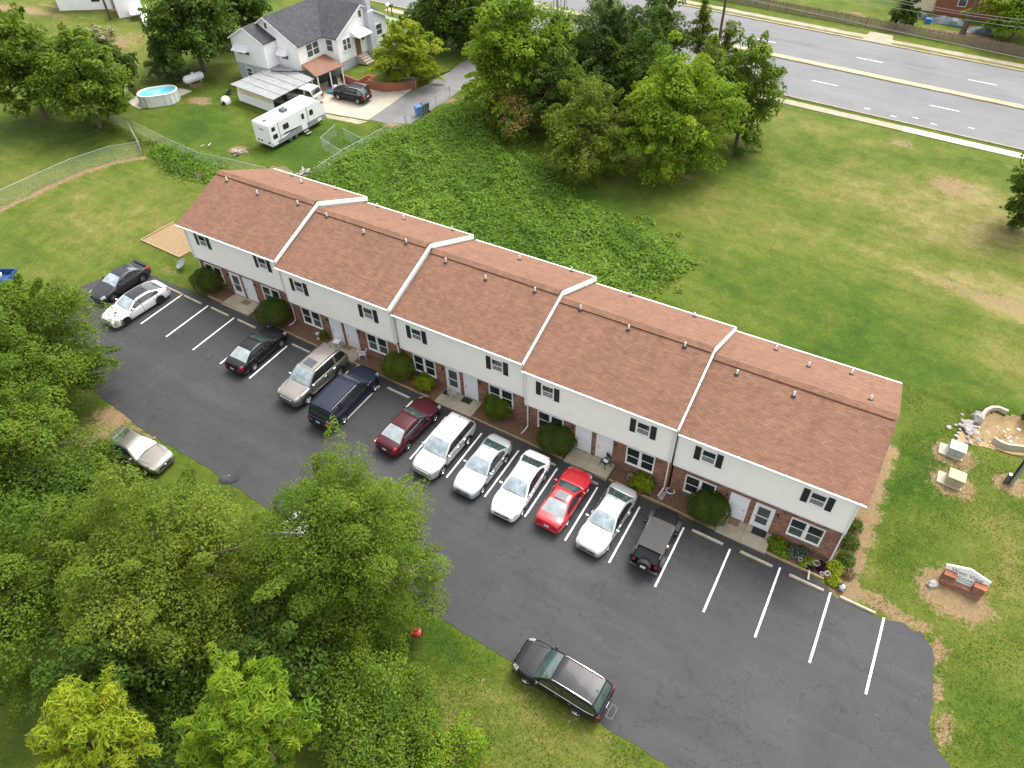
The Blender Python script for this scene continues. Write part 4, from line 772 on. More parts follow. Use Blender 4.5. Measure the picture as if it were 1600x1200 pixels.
# large trees in front, left of the lot
GA = 'trees on the near side of the lot'
tree('broadleaf_tree', 'tall leafy tree at left edge overhanging the far end of the lot', 32, 560, 5.2, 4.4, 4.5, 89700, 'mid', 0.160, 0.091, 190, 1.15, seed=3, group=GA, trunk=.24)
tree('broadleaf_tree', 'leafy tree below the overhanging one along the left picture edge', 15, 720, 4.6, 4.3, 4.4, 62788, 'mid', 0.151, 0.086, 150, 1.05, seed=4, group=GA, trunk=.22)
tree('broadleaf_tree', 'wide olive green tree in the middle of the near grove', 262, 905, 6.5, 4.3, 4.5, 104650, 'olive', 0.126, 0.076, 230, 1.0, seed=5, group=GA, trunk=.24)
tree('broadleaf_tree', 'dark green tree at the lower left behind the yellow-green sapling', 40, 930, 5.6, 3.9, 4.8, 62788, 'mid', 0.126, 0.071, 160, .95, seed=6, group=GA, trunk=.2)
tree('willow_oak', 'fine leaved willowy tree reaching over the asphalt, beside red grill', 545, 862, 5.6, 4.1, 4.7, 119600, 'mid', 0.143, 0.050, 230, 1.0, seed=7, group=GA, trunk=.22, droop=.6)
tree('broadleaf_tree', 'bright long leaved tree at the bottom edge of the picture', 385, 1125, 8.4, 1.9, 2.3, 15000, 'bright', 0.340, 0.060, 130, .42, seed=8, group=GA, trunk=.13, droop=.5)
tree('broadleaf_tree', 'yellow-green sapling crown at the lower left corner', 130, 1165, 8.6, 2.0, 2.0, 12000, 'yellow', 0.280, 0.055, 120, .42, seed=9, group=GA, trunk=.13, droop=.4)
tree('broadleaf_tree', 'low leafy tree between bright tree and lawn at the bottom', 585, 1120, 2.6, 2.7, 2.8, 44850, 'mid', 0.126, 0.071, 120, .85, seed=10, group=GA, trunk=.14)
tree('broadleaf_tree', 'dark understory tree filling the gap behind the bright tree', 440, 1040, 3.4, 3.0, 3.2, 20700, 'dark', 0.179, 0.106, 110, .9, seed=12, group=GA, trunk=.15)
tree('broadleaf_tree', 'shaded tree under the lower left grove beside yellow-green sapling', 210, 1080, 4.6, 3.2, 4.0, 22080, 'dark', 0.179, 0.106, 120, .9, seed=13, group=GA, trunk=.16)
tree('shrub', 'scrubby bright shrub at the bottom edge by the lawn', 690, 1190, 1.1, 1.9, 1.3, 14949, 'bright', 0.130, 0.069, 60, .6, seed=14, group='shrubs by the near lawn', trunk=.06, cat='shrub')
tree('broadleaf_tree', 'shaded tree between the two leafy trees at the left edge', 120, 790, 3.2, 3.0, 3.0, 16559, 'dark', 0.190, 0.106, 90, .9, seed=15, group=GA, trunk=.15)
# around the white house
GB = 'trees around the white house'
tree('broadleaf_tree', 'tall tree at the upper left edge beside the wire fence', 32, 100, 5.6, 4.1, 4.6, 19140, 'mid', 0.317, 0.212, 130, 1.1, seed=21, group=GB, trunk=.2)
tree('broadleaf_tree', 'spreading tree with bare trunk left of the swimming pool', 125, 125, 4.9, 4.4, 4.0, 20880, 'mid', 0.317, 0.212, 140, 1.1, seed=22, group=GB, trunk=.17)
tree('broadleaf_tree', 'dark small tree behind the spreading tree, left of pool', 178, 105, 2.8, 2.1, 2.6, 7829, 'dark', 0.317, 0.212, 60, .8, seed=23, group=GB)
tree('shrub', 'pale flowering shrub behind the spreading tree', 150, 62, 1.7, 2.0, 1.5, 4350, 'pale', 0.264, 0.130, 40, .7, seed=24, group=GB, bloom=(.5, (.42, .38, .30)), cat='shrub')
tree('broadleaf_tree', 'big dark tree beyond the pool, left of white house', 297, 40, 5.2, 4.7, 4.6, 22620, 'dark', 0.343, 0.227, 150, 1.2, seed=25, group=GB, trunk=.22)
tree('cedar', 'small blue-green cedar at the foot of the big dark tree', 252, 92, 2.2, 2.0, 2.6, 7829, 'blue', 0.264, 0.097, 70, .6, 'cone', seed=26, group=GB, trunk=.1)
tree('broadleaf_tree', 'dark tree directly behind the left roof of the white house', 372, 12, 4.0, 3.6, 3.8, 12180, 'dark', 0.343, 0.227, 90, 1.0, seed=27, group=GB)
tree('crape_myrtle', 'bright yellow-green upright bush tree on the brick terrace', 638, 82, 3.1, 3.6, 3.1, 20880, 'yellow', 0.264, 0.147, 170, .62, seed=28, group=GB, trunk=.1, axis_up=True, droop=0)
tree('broadleaf_tree', 'dark round tree above the driveway', 690, 18, 4.2, 4.2, 4.0, 17400, 'dark', 0.343, 0.212, 130, 1.0, seed=29, group=GB)
# grove in the middle
GC = 'trees of the grove behind the kudzu'
tree('broadleaf_tree', 'tallest bright tree at the left of the grove', 805, 90, 6.2, 5.3, 5.8, 29579, 'bright', 0.317, 0.195, 190, 1.1, seed=31, group=GC, trunk=.22)
tree('mimosa', 'spreading mimosa with dusty pink blossom beside the kudzu', 812, 172, 2.6, 3.5, 1.9, 13919, 'mid', 0.264, 0.114, 90, .9, seed=32, group=GC, bloom=(.30, (.36, .17, .11)), trunk=.12)
tree('pine_tree', 'dark green conifer rising at the top centre of the grove', 950, 75, 5.2, 4.7, 5.2, 34800, 'blue', 0.330, 0.101, 220, 1.05, seed=33, group=GC, trunk=.2)
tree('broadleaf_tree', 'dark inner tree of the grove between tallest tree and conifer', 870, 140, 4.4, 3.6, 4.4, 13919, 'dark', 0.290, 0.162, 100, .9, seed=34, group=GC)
tree('broadleaf_tree', 'dense low branched bush tree at the front of the grove', 922, 210, 3.9, 4.2, 4.3, 26100, 'olive', 0.251, 0.130, 190, .85, seed=35, group=GC, trunk=.13)
tree('broadleaf_tree', 'bright compound leaved tree at the front right of the grove', 1058, 183, 5.2, 4.8, 5.4, 31319, 'bright', 0.343, 0.147, 190, 1.0, seed=36, group=GC, trunk=.18, droop=.5)
tree('broadleaf_tree', 'green tree at the right end of the grove facing the road', 1165, 155, 4.7, 3.5, 5.0, 17400, 'mid', 0.290, 0.179, 120, .95, seed=37, group=GC, trunk=.16)
tree('cedar', 'narrow cedar behind the grove next to the power pole', 1092, 66, 3.4, 2.6, 4.2, 8700, 'olive', 0.264, 0.097, 80, .6, 'cone', seed=38, group=GC, trunk=.1)
tree('cedar', 'short cedar to the right of the power pole', 1133, 88, 2.8, 2.1, 3.4, 6090, 'olive', 0.264, 0.097, 60, .5, 'cone', seed=39, group=GC, trunk=.1)
tree('broadleaf_tree', 'dark tree at the top edge between conifer and cedars', 1030, 50, 4.0, 3.4, 4.2, 13919, 'dark', 0.317, 0.147, 110, .9, seed=40, group=GC)
tree('broadleaf_tree', 'green tree above the driveway left of the tallest grove tree', 742, 30, 4.0, 2.7, 3.9, 12180, 'mid', 0.290, 0.179, 90, .9, seed=41, group=GC)
tree('broadleaf_tree', 'leafy tree cut off by the right picture edge beside the lawn', 1612, 300, 3.6, 1.9, 4.0, 10440, 'dark', 0.264, 0.147, 80, .7, seed=42, group='trees at the right edge', trunk=.14)
tree('broadleaf_tree', 'bright tree at the upper right corner beyond the road', 1604, 8, 4.2, 4.2, 3.8, 15659, 'bright', 0.370, 0.227, 110, 1.1, seed=43, group='trees at the right edge', trunk=.2)
tree('shrub', 'dark shrub by the cream wall of the house across the road', 1412, 20, 1.8, 1.6, 1.8, 4350, 'dark', 0.317, 0.195, 40, .6, seed=44, group='shrubs across the road', trunk=.06, cat='shrub')
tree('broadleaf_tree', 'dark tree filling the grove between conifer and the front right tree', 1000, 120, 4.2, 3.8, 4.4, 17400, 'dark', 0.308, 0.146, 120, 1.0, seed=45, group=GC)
tree('broadleaf_tree', 'dark tree of the grove behind the end tree by the road', 1110, 120, 3.4, 2.6, 3.4, 11600, 'olive', 0.286, 0.134, 90, .9, seed=46, group=GC)
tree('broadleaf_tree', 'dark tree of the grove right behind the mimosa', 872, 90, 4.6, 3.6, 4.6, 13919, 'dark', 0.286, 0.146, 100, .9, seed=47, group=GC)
b0 = at(872, 120); bt = thing('bare_tree', 'leafless pale grey tree among the grove', 'tree', b0); t = MB(); rs_ = random.Random(5)
for k in range(9):
    a = rs_.uniform(0, 6.28); e = Vector((math.cos(a)*rs_.uniform(.4, 1.5), math.sin(a)*rs_.uniform(.4, 1.2), rs_.uniform(8.2, 10.8))); t.tube([(0, 0, 0), (e.x*.3, e.y*.3, e.z*.4), (e.x*.7+.1, e.y*.7, e.z*.75), e], [.12, .09, .05, .015], 6)
t.build('trunk', 'bark_pale', bt, True)
# clipped bushes against the building
def bush(label, x, y, r, rz, pal, n, group, seed, L=.07, W=.045, rough=.06):
    rs = np.random.RandomState(seed); o = gthing('round_bush', label, 'bush', x, y, 0, group); d = unit(rs.normal(size=(n, 3))); d[:, 2] = np.where(d[:, 2] < -.35, -d[:, 2], d[:, 2])
    lump = 1+rough*np.sin(4*d[:, 0]+seed)*np.cos(5*d[:, 1])+rough*np.sin(9*d[:, 1]+3*d[:, 2]); q = lump*np.where(rs.rand(n) < .8, rs.uniform(.93, 1.03, n), rs.uniform(.7, .95, n))*np.where(rs.rand(n) < .05, rs.uniform(1.02, 1.13, n), 1.)
    P = d*q[:, None]*np.array([r, r, rz]); P[:, 2] += rz*.86; kp = P[:, 2] > .02; P, d = P[kp], d[kp]; n = len(P)
    lo, hi = np.array(PAL[pal][0]), np.array(PAL[pal][1]); tone = np.clip(rs.normal(.5, .3, n)+.25*np.sin(7*d[:, 0]+5*d[:, 2]), 0, 1.2); col = lo+(hi-lo)*tone[:, None]
    V, F, cc = leaves(P, unit(d+rs.normal(size=(n, 3))*.55), L, W, col, rs); np_mesh('foliage', V, F, 'leaf', o, cc)
    c = MB(); c.lathe([(r*.15, 0), (r*.6, rz*.25), (r*.80, rz*.8), (r*.62, rz*1.38), (r*.25, rz*1.6), (0, rz*1.62)], (0, 0, 0), 14); c.build('core', 'soil', o, True)
    t = MB(); t.tube([(0, 0, -.1), (0, 0, rz*.5)], .06, 6); t.build('stem', 'bark', o)
GD = 'clipped evergreen bushes along the building'
bush('clipped dark bush at the far left corner of the building', 5.15, .05, 1.32, 1.0, 'dark', 11000, GD, 51); bush('clipped round bush left of the lone black sedan', 12.3, -.25, 1.32, 1.02, 'dark', 11000, GD, 52, rough=.045)
bush('looser bright green round bush beside the white plastic chair', 23.6, .0, 1.15, .98, 'mid', 9000, GD, 53, .10, .04); bush('round loose bush right of the grey armchair', 31.35, .35, .98, .85, 'mid', 7500, GD, 54, .10, .04, .08)
bush('large clipped bush behind the white sedan', 36.0, -.12, 1.25, .98, 'dark', 11000, GD, 55, rough=.045); bush('large clipped bush in front of the black off-roader', 46.0, -.15, 1.2, .98, 'dark', 11000, GD, 56, rough=.045)
bush('small yellow-green shrub left of the grey armchair', 25.75, -.1, .72, .48, 'yellow', 3000, 'yellow-green shrubs in the bed', 57, .13, .07, .12); bush('small yellow-green shrub by the downspout behind the silver sedan', 41.9, -.2, .66, .46, 'yellow', 3000, 'yellow-green shrubs in the bed', 58, .13, .07, .12)
def plant(label, x, y, r, hgt, pal, n, seed, L=.16, W=.08, name='leafy_plant', group='plants of the end flower bed', colr=None):
    rs = np.random.RandomState(seed); o = gthing(name, label, 'plant', x, y, 0, group, dz=.05); a = rs.uniform(0, 6.28, n); q = np.sqrt(rs.rand(n))*r
    P = np.stack([np.cos(a)*q, np.sin(a)*q, hgt*(1-(q/r)**2*.7)*rs.uniform(.3, 1, n)], 1); N = unit(np.stack([np.cos(a)*.5, np.sin(a)*.5, np.ones(n)], 1)+rs.normal(size=(n, 3))*.35)
    lo, hi = (np.array(PAL[pal][0]), np.array(PAL[pal][1])) if colr is None else (np.array(colr)*.7, np.array(colr)*1.3); col = lo+(hi-lo)*rs.rand(n, 1)
    V, F, cc = leaves(P, N, L, W, col, rs); np_mesh('foliage', V, F, 'leaf', o, cc); t = MB()
    for k in range(5): t.tube([(0, 0, -.05), (math.cos(k*1.3)*r*.5, math.sin(k*1.3)*r*.5, hgt*.6)], .012, 4)
    t.build('stem', 'bark', o)
for k, (lb, x, y, r, hg, pl, n, c) in enumerate([('bright green leafy plant next to the last stoop', 50.05, .0, .55, .55, 'bright', 420, None), ('second bright plant at the bed edge by the stoop', 50.55, -.35, .42, .35, 'bright', 260, None), ('grey-green cabbage-like plant under the last window', 51.0, .05, .5, .45, 'blue', 160, (.12, .16, .13)), ('grey-green plant right of the cabbage-like one', 51.45, .28, .42, .5, 'blue', 150, (.10, .14, .11)),
     ('small lime plant at the middle of the end bed', 52.0, -.1, .33, .35, 'yellow', 170, None), ('tiny lime plant between the pots', 51.65, -.5, .25, .22, 'bright', 120, None), ('dark purple foliage plant among the pots', 52.55, -.15, .36, .4, 'dark', 190, (.028, .014, .022)), ('small dark purple plant at the front of the end bed', 52.05, -.52, .22, .25, 'dark', 110, (.03, .016, .022)),
     ('tall yellow-green hosta-like clump at the corner downspout', 53.25, .15, .52, .5, 'yellow', 330, None), ('yellow-green clump spilling forward at the building corner', 53.35, -.6, .40, .38, 'yellow', 240, None), ('dark leafy plant along the gable end, nearest the corner', 53.65, 1.0, .5, .7, 'dark', 300, None), ('dark plant with pale flowers along the gable end', 53.6, 2.1, .55, .9, 'dark', 340, None), ('tall dark shrub plant halfway along the gable end', 53.55, 3.3, .5, 1.1, 'dark', 320, None),
     ('withered brown plant beside the straw strip', 53.95, .2, .4, .4, 'olive', 150, (.16, .11, .06)), ('spiky pale grass tuft behind the silver sedan', 41.05, .12, .3, .35, 'pale', 120, (.34, .30, .16)), ('small upright green shrub by the second downspout', 16.6, .2, .32, .75, 'mid', 260, None)]): plant(lb, x, y, r, hg, pl, n, 70+k, colr=c)
# kudzu and fence-line weeds: nobody could count these
def cover(name, label, poly, dens, L, W, pal, seed, hmax, cat='ground cover', fade=1.5):
    rs = np.random.RandomState(seed); P = np.array(poly); lo, hi = P.min(0), P.max(0); n = int(np.prod(hi-lo)*dens); q = rs.rand(n, 2)*(hi-lo)+lo
    jit = np.stack([vnoise(q[:, 0], q[:, 1], 1.1, seed+1), vnoise(q[:, 0], q[:, 1], 1.1, seed+2)], 1)*.9; q = q[inpoly(q+jit, poly)]; n = len(q)
    A = P; Bv = np.roll(P, -1, 0); dist = np.full(n, 1e9)
    for a, b in zip(A, Bv):
        t = np.clip(((q-a)@(b-a))/max(1e-6, (b-a)@(b-a)), 0, 1)[:, None]; dist = np.minimum(dist, np.linalg.norm(q-(a+t*(b-a)), axis=1))
    kq = rs.rand(n) < np.clip(dist/(fade*1.6)+.06, 0, 1); q, dist = q[kq], dist[kq]; n = len(q)
    hh = hmax*np.clip(dist/(fade*1.8), .05, 1)*np.clip(.55+.45*vnoise(q[:, 0], q[:, 1], .8, seed+3)+.30*vnoise(q[:, 0], q[:, 1], 2.4, seed+4), .08, 1.5)
    e = .12; gx_ = .45*hmax*(vnoise(q[:, 0]+e, q[:, 1], .8, seed+3)-vnoise(q[:, 0], q[:, 1], .8, seed+3))/e+.3*hmax*(vnoise(q[:, 0]+e, q[:, 1], 2.4, seed+4)-vnoise(q[:, 0], q[:, 1], 2.4, seed+4))/e
    gy_ = .45*hmax*(vnoise(q[:, 0], q[:, 1]+e, .8, seed+3)-vnoise(q[:, 0], q[:, 1], .8, seed+3))/e+.3*hmax*(vnoise(q[:, 0], q[:, 1]+e, 2.4, seed+4)-vnoise(q[:, 0], q[:, 1], 2.4, seed+4))/e
    Pz = Z0+GX*q[:, 0]+GY*q[:, 1]+hh*rs.uniform(.72, 1.03, n)+.03; N = unit(np.stack([-gx_*.6, -gy_*.6, np.ones(n)], 1)+rs.normal(size=(n, 3))*.38)
    lo_, hi_ = np.array(PAL[pal][0]), np.array(PAL[pal][1]); col = lo_+(hi_-lo_)*np.clip(rs.normal(.5, .25, n)+.2*vnoise(q[:, 0], q[:, 1], .5, seed+9), 0, 1.2)[:, None]
    V, F, cc = leaves(np.concatenate([q, Pz[:, None]], 1), N, L, W, col, rs); o = np_mesh(name, V, F, 'leaf', None, cc); return tag(o, label, cat, kind='stuff')
kp = [(-.5, 17.0), xy(510, 240), xy(560, 214), xy(640, 190), xy(690, 168), xy(740, 146), (9.5, 37.5), (15.5, 35.0), (18.5, 31.5), (20.8, 28.6), (27.9, 26.2), (34.4, 24.8), (37.6, 23.0), (37.2, 19.5), (35.3, 16.2), (34, 12.2), (28, 11.5), (15, 11.5), (4, 12), (1, 14)]
cover('kudzu', 'dense mass of green kudzu vines on the slope behind the building', kp, 100, .24, .19, 'kudzu', 81, .85)
cover('fence_weeds', 'tangled green weeds and vines along the corner of the wire fence', [(-17, 12), (-16.2, 11.2), (-12, 9.8), (-6, 10.5), (0, 12), (-.5, 14.5), (-6, 14.6), (-11, 14.9), (-15, 14.6), (-17.5, 14)], 95, .24, .16, 'kudzu', 85, .9, fade=1.0)
cover('fence_weeds', 'dark weeds along the wire fence under the upper left trees', [(-16.5, 11.6), (-17, 14), (-24, 14.2), (-36, 13.5), (-36, 12.2), (-24, 12.3)], 80, .2, .12, 'dark', 88, .7, fade=.8)
#@@REST
# ------------------------------------------------------------------ lot furniture
def stop(label, x, y, L=1.85, rz=0., m='stop_concrete', grp='concrete wheel stops along the stalls'):
    o = MB(); h = L/2; o.prism([(-.075, 0), (.075, 0), (.06, .10), (.03, .125), (-.03, .125), (-.06, .10)], 'x', -h, h); q = o.build('wheel_stop', m)
    mw = Vector((0, 0, 1)).rotation_difference(GN).to_matrix().to_4x4() @ Matrix.Rotation(rz, 4, 'Z'); mw.translation = (x, y, gz(x, y)+.021); q.matrix_world = mw; tag(q, label, 'wheel stop', grp)
for px, py, lb in [(272, 455, 'wheel stop just behind the white fastback sedan'), (302, 469.5, 'wheel stop in the first empty stall right of the white fastback'), (344, 488, 'wheel stop in the middle of the three empty left stalls'), (386, 507, 'wheel stop directly below the round bush by the lone black sedan'), (472, 546, 'wheel stop between the lone black sedan and the tan SUV'), (623, 615, 'wheel stop in the empty stall between navy SUV and maroon sedan'),
                   (861, 725, 'wheel stop end showing behind the white sedan'), (926, 754, 'wheel stop end showing behind the red sedan'), (1105, 840, 'wheel stop in the first empty stall right of the off-roader'), (1181, 874, 'wheel stop in front of the last stoop'), (1259, 911, 'wheel stop with a loose board lying against it'), (1339, 946, 'wheel stop at the far right end, half in the soil')]:
    p = at(px, py); stop(lb, p.x-(.55 if px in (861, 926) else 0), p.y, 1.85 if px != 861 else 1.7)
def gbox(name, label, cat, px, py, sx, sy, sz, m, rz=0., dz=0., bev=.01):
    p = at(px, py); o = MB(); o.box(-sx/2, sx/2, -sy/2, sy/2, 0, sz, bev); q = o.build(name, m); mw = Vector((0, 0, 1)).rotation_difference(GN).to_matrix().to_4x4() @ Matrix.Rotation(rz, 4, 'Z'); mw.translation = (p.x, p.y, p.z+dz); q.matrix_world = mw; return tag(q, label, cat)
gbox('loose_board', 'weathered board lying between end flower bed and wheel stop', 'board', 1263, 898, .11, .8, .05, 'weathered', .12, .10)
for lb, px, py, i, sx, m_ in [('brown door mat beside the folding white chair', 549, 539, 1, .75, 'mat_brown'), ('black door mat at the storm door by the grey armchair', 703, 611, 2, .6, 'mat_black'), ('dark door mat right of the grey armchair', 734, 623, 2, .7, 'mat_black'), ('small brown door mat at the last white door', 1147, 814, 4, .62, 'mat_brown'), ('black rubber mat at the last storm door', 1187, 829, 4, .8, 'mat_black'), ('grey door mat on the first stoop', 385, 474, 0, .7, 'mat_brown')]:
    p = at(px, py); o = MB(); o.box(-sx/2, sx/2, -.24, .24, 0, .018); q = o.build('door_mat', m_); q.location = (p.x, max(-.5, min(.25, p.y)), FL[i]+.002); tag(q, lb, 'door mat', 'door mats')
def chair(label, x, y, z, rz, m, kind):
    o = thing('folding_chair' if kind == 'fold' else 'wooden_chair' if kind == 'wood' else 'plastic_armchair', label, 'chair', (x, y, z), rz)
    s = MB(); s.box(-.24, .24, -.24, .24, .42, .46, .012); s.build('seat', m, o); b = MB()
    if kind == 'arm':
        V = []; F = []
        for k in range(9):
            a = PI*k/8; c, q = math.cos(a), math.sin(a); V += [(.27*c, .22*q+.02, .46), (.31*c, .30*q+.02, .66+.22*q)]
        for k in range(8): F.append((2*k, 2*k+2, 2*k+3, 2*k+1))
        b.add(V, F); V2 = [(p[0]*.93, p[1]*.93, p[2]) for p in V]; b.add(V2, [f[::-1] for f in F])
        for k in range(8): b.add([V[2*k+1], V[2*k+3], V2[2*k+3], V2[2*k+1]], [(0, 1, 2, 3)])
        for s_ in (1, -1): a_ = MB(); a_.box(s_*.31-.03, s_*.31+.03, -.28, .03, .64, .67, .008); a_.build('armrest', m, o)
    else:
        b.box(-.23, .23, .20, .24, .60, .92, .01)
        for s_ in (1, -1): b.box(s_*.21-.018, s_*.21+.018, .205, .235, .46, .60)
    b.build('backrest', m, o)
    for sx in (1, -1):
        for sy in (1, -1): l = MB(); l.tube([(sx*.25, sy*.25, 0), (sx*.20, sy*.20, .42)], .022, 5); l.build('leg', m, o)
    return o
for lb, px, py, i, rz, m_, kd, up in [('white folding chair standing on the second stoop', 538, 533, 1, .2, 'white_plastic', 'fold', 1), ('white plastic armchair in the bed by the loose green bush', 568, 560, None, PI+.6, 'white_plastic', 'arm', 0), ('grey plastic armchair between the two doors of the third stoop', 714, 615, 2, PI-.5, 'grey_chair', 'arm', 1), ('black wooden chair with blue paper on its seat', 951, 722, 3, -.5, 'black_metal', 'wood', 1)]:
    p = at(px, py); p.y = min(p.y, -.0) if i is not None else p.y; chair(lb, p.x, p.y, FL[i]+.003 if i is not None else gz(p.x, p.y)+.05, rz, m_, kd)
    if kd == 'wood': q = MB(); q.box(-.16, .16, -.12, .12, 0, .006); w_ = q.build('paper_sheet', 'plate'); w_.location = (p.x, p.y, FL[3]+.47); w_.rotation_euler = (0, 0, -.3); tag(w_, 'pale blue paper sheet lying on the black chair', 'paper')
# pots, ball, hose, splash block, ornaments
for k, (lb, px, py, r) in enumerate([('pale round pot nearest the stoop in the end bed', 1249, 877, .13), ('grey pot at the bed edge left of the loose board', 1260, 886, .13), ('wide grey pot in the middle of the end bed', 1274, 884, .19), ('small pale pot beside the largest front pot', 1283, 899, .12), ('largest pale pot at the front right of the end bed', 1291, 900, .16)]):
    p = at(px, py); o = thing('flower_pot', lb, 'pot', (p.x, p.y, p.z+.05), 0, 'pots of the end flower bed'); q = MB(); q.lathe([(0, 0), (r*.7, 0), (r, r*1.4), (r*.86, r*1.4), (r*.8, r*1.1)], (0, 0, 0), 14); q.build('pot_wall', 'terracotta', o, True); q = MB(); q.lathe([(r*.85, r*1.12), (0, r*1.15)], (0, 0, 0), 14); q.build('soil', 'soil', o)
p = at(1313, 922); o = thing('gazing_ball', 'shiny steel gazing ball on the dirt beside the lot corner', 'ornament', p); q = MB(); q.lathe([(.23*math.sin(a), .23-.23*math.cos(a)) for a in np.linspace(0, PI, 12)], (0, 0, .06), 18); q.build('ball', 'steel_ball', o, True); q = MB(); q.lathe([(.14, 0), (.1, .05), (.08, .1)], (0, 0, 0), 12); q.build('stand', 'black_metal', o)
p = at(1035, 776); o = MB(); o.prism([(-.16, -.35), (.16, -.35), (.10, .35), (-.10, .35)], 'z', 0, .06); q = o.build('splash_block', 'stone'); q.location = (p.x, p.y, p.z+.055); q.rotation_euler = (0, 0, -.1); tag(q, 'grey splash block under the downspout in the bed', 'splash block')
p = at(1047, 769); o = MB(); o.tube([(p.x+.22*math.cos(a)*(1+.01*k), p.y+.22*math.sin(a), p.z+.07+.003*k) for k, a in enumerate(np.linspace(0, 4*PI, 40))], .018, 5); tag(o.build('garden_hose', 'white_plastic'), 'coiled pale garden hose next to the splash block', 'hose')
for lb, px, py in [('small white garden ornament by the upright shrub', 498, 530), ('dark squat ornament under the third window', 678, 600)]:
    p = at(px, py); o = thing('garden_ornament', lb, 'ornament', (p.x, p.y, p.z+.05)); q = MB(); q.lathe([(.14, 0), (.12, .05), (.05, .12), (.05, .4), (.16, .46), (.17, .5), (.0, .5)], (0, 0, 0), 12); q.build('bird_bath', 'stone_pale' if px < 600 else 'stone', o, True); q = MB(); q.lathe([(.0, .5), (.06, .52), (.07, .58), (.03, .66), (.0, .68)], (.05, 0, 0), 8); q.build('figure', 'white_plastic' if px < 600 else 'stone', o, True)
def dish(label, px, py, h, r, az, el=.6, m='dish'):
    p = at(px, py); o = thing('satellite_dish', label, 'satellite dish', p, az, 'satellite dishes'); q = MB(); q.tube([(0, 0, 0), (0, 0, h)], .025, 6); q.build('mast', 'galv', o)
    V = []; F = []; n = 18
    for k, rr in enumerate((0, .35, .7, 1.)):
        for a in range(n): t = 2*PI*a/n; u, v = r*rr*math.cos(t), r*rr*math.sin(t); w_ = .22*r*rr*rr; V.append((u, -w_*math.cos(el)*-1+v*math.sin(el)*-1, h+v*math.cos(el)+w_*math.sin(el)))
    for k in range(3):
        for a in range(n): F.append((k*n+a, k*n+(a+1) % n, (k+1)*n+(a+1) % n, (k+1)*n+a))
    mesh_obj('reflector', V, F, m, o, True); q = MB(); q.tube([(0, 0, h-.2), (0, r*.75*math.cos(el), h+r*.5)], .015, 5); q.box(-.05, .05, r*.72*math.cos(el), r*.9*math.cos(el), h+r*.45, h+r*.6); q.build('feed_arm', 'galv', o)
dish('dark dish on a mast at the back left corner of the building', 318, 292, 1.2, .42, 2.4); dish('grey dish lying low at the far left corner bush', 287, 420, .45, .5, 2.6, 1.0); dish('spindly dark dish on a tripod mast under the near trees', 369, 776, 1.45, .6, .3, 1.2, 'black_metal')
p = at(653, 1000); o = thing('charcoal_grill', 'red square lidded grill on thin legs on the near lawn', 'grill', p, .5); q = MB(); q.box(-.24, .24, -.2, .2, .62, .80, .03); q.build('bowl', 'red_enamel', o, True); q = MB(); q.box(-.25, .25, -.21, .21, .802, .96, .06); l = q.build('lid', 'red_enamel', o, True); q = MB(); q.box(-.08, .08, -.03, .03, .96, .99, .008); q.build('handle', 'black_plastic', l)
for sx in (1, -1):
    for sy in (1, -1): q = MB(); q.tube([(sx*.24, sy*.2, 0), (sx*.2, sy*.16, .63)], .015, 5); q.build('leg', 'black_metal', o)
o = gthing('utility_trailer', 'blue trailer heaped with white bags at the left picture edge', 'trailer', *xy(2, 445), .5); q = MB(); q.box(-1.3, 1.3, -.8, .8, .45, .52); q.box(-1.3, 1.3, -.8, -.75, .52, 1.0); q.box(-1.3, 1.3, .75, .8, .52, 1.0); q.box(-1.3, -1.25, -.75, .75, .52, 1.0); q.box(1.25, 1.3, -.75, .75, .52, 1.0); q.build('bed', 'trailer_blue', o)
for s_ in (1, -1): wheel(o, 0, s_*.92, .3, .2, s_)
for k in range(7): b = MB(); b.lathe([(.27*math.sin(a)*(1+.1*math.sin(5*a+k)), .22-.22*math.cos(a)) for a in np.linspace(0, PI, 8)], (rnd.uniform(-.9, .9), rnd.uniform(-.45, .45), gz(0, 0)*0+.8), 9); g_ = b.build('trash_bag', 'white_plastic', None, True); g_.matrix_world = o.matrix_world.copy(); tag(g_, 'white bag heaped in the blue trailer', 'bag', 'bags in the trailer')
# sign on its straw island
sx_, sy_ = 59.35, 2.45; o = gthing('monument_sign', 'brick and white board sign reading West View Court on a straw island', 'sign', sx_, sy_, -.02)
q = MB(); q.box(-1.0, 1.0, -.22, .28, -.2, .38); q.build('brick_base', 'brick', o)
for s_ in (1, -1): q = MB(); q.box(s_*.72-.28, s_*.72+.28, -.215, .275, .382, .86); q.build('brick_pillar', 'brick', o); q = MB(); q.box(s_*.72-.30, s_*.72+.30, -.235, .295, .862, .90); q.build('pillar_cap', 'brick_red', o)
q = MB(); q.prism([(-.43, .39), (.43, .39), (.43, .93), (1.05, .93), (1.05, 1.12), (0, 1.42), (-1.05, 1.12), (-1.05, .93), (-.43, .93)], 'y', .0, .09); bd = q.build('sign_board', 'trim', o); bd.rotation_euler = (-.2, 0, 0); bd.location = (0, -.02, .02)
q = MB(); q.prism([(-1.08, 1.12), (0, 1.43), (1.08, 1.12), (1.08, 1.16), (0, 1.475), (-1.08, 1.16)], 'y', .002, .13); q.build('board_cap', 'white_plastic', bd)
q = MB(); q.box(-.36, .36, -.01, 0, .52, .545); q.build('rule_line', 'ink', bd)
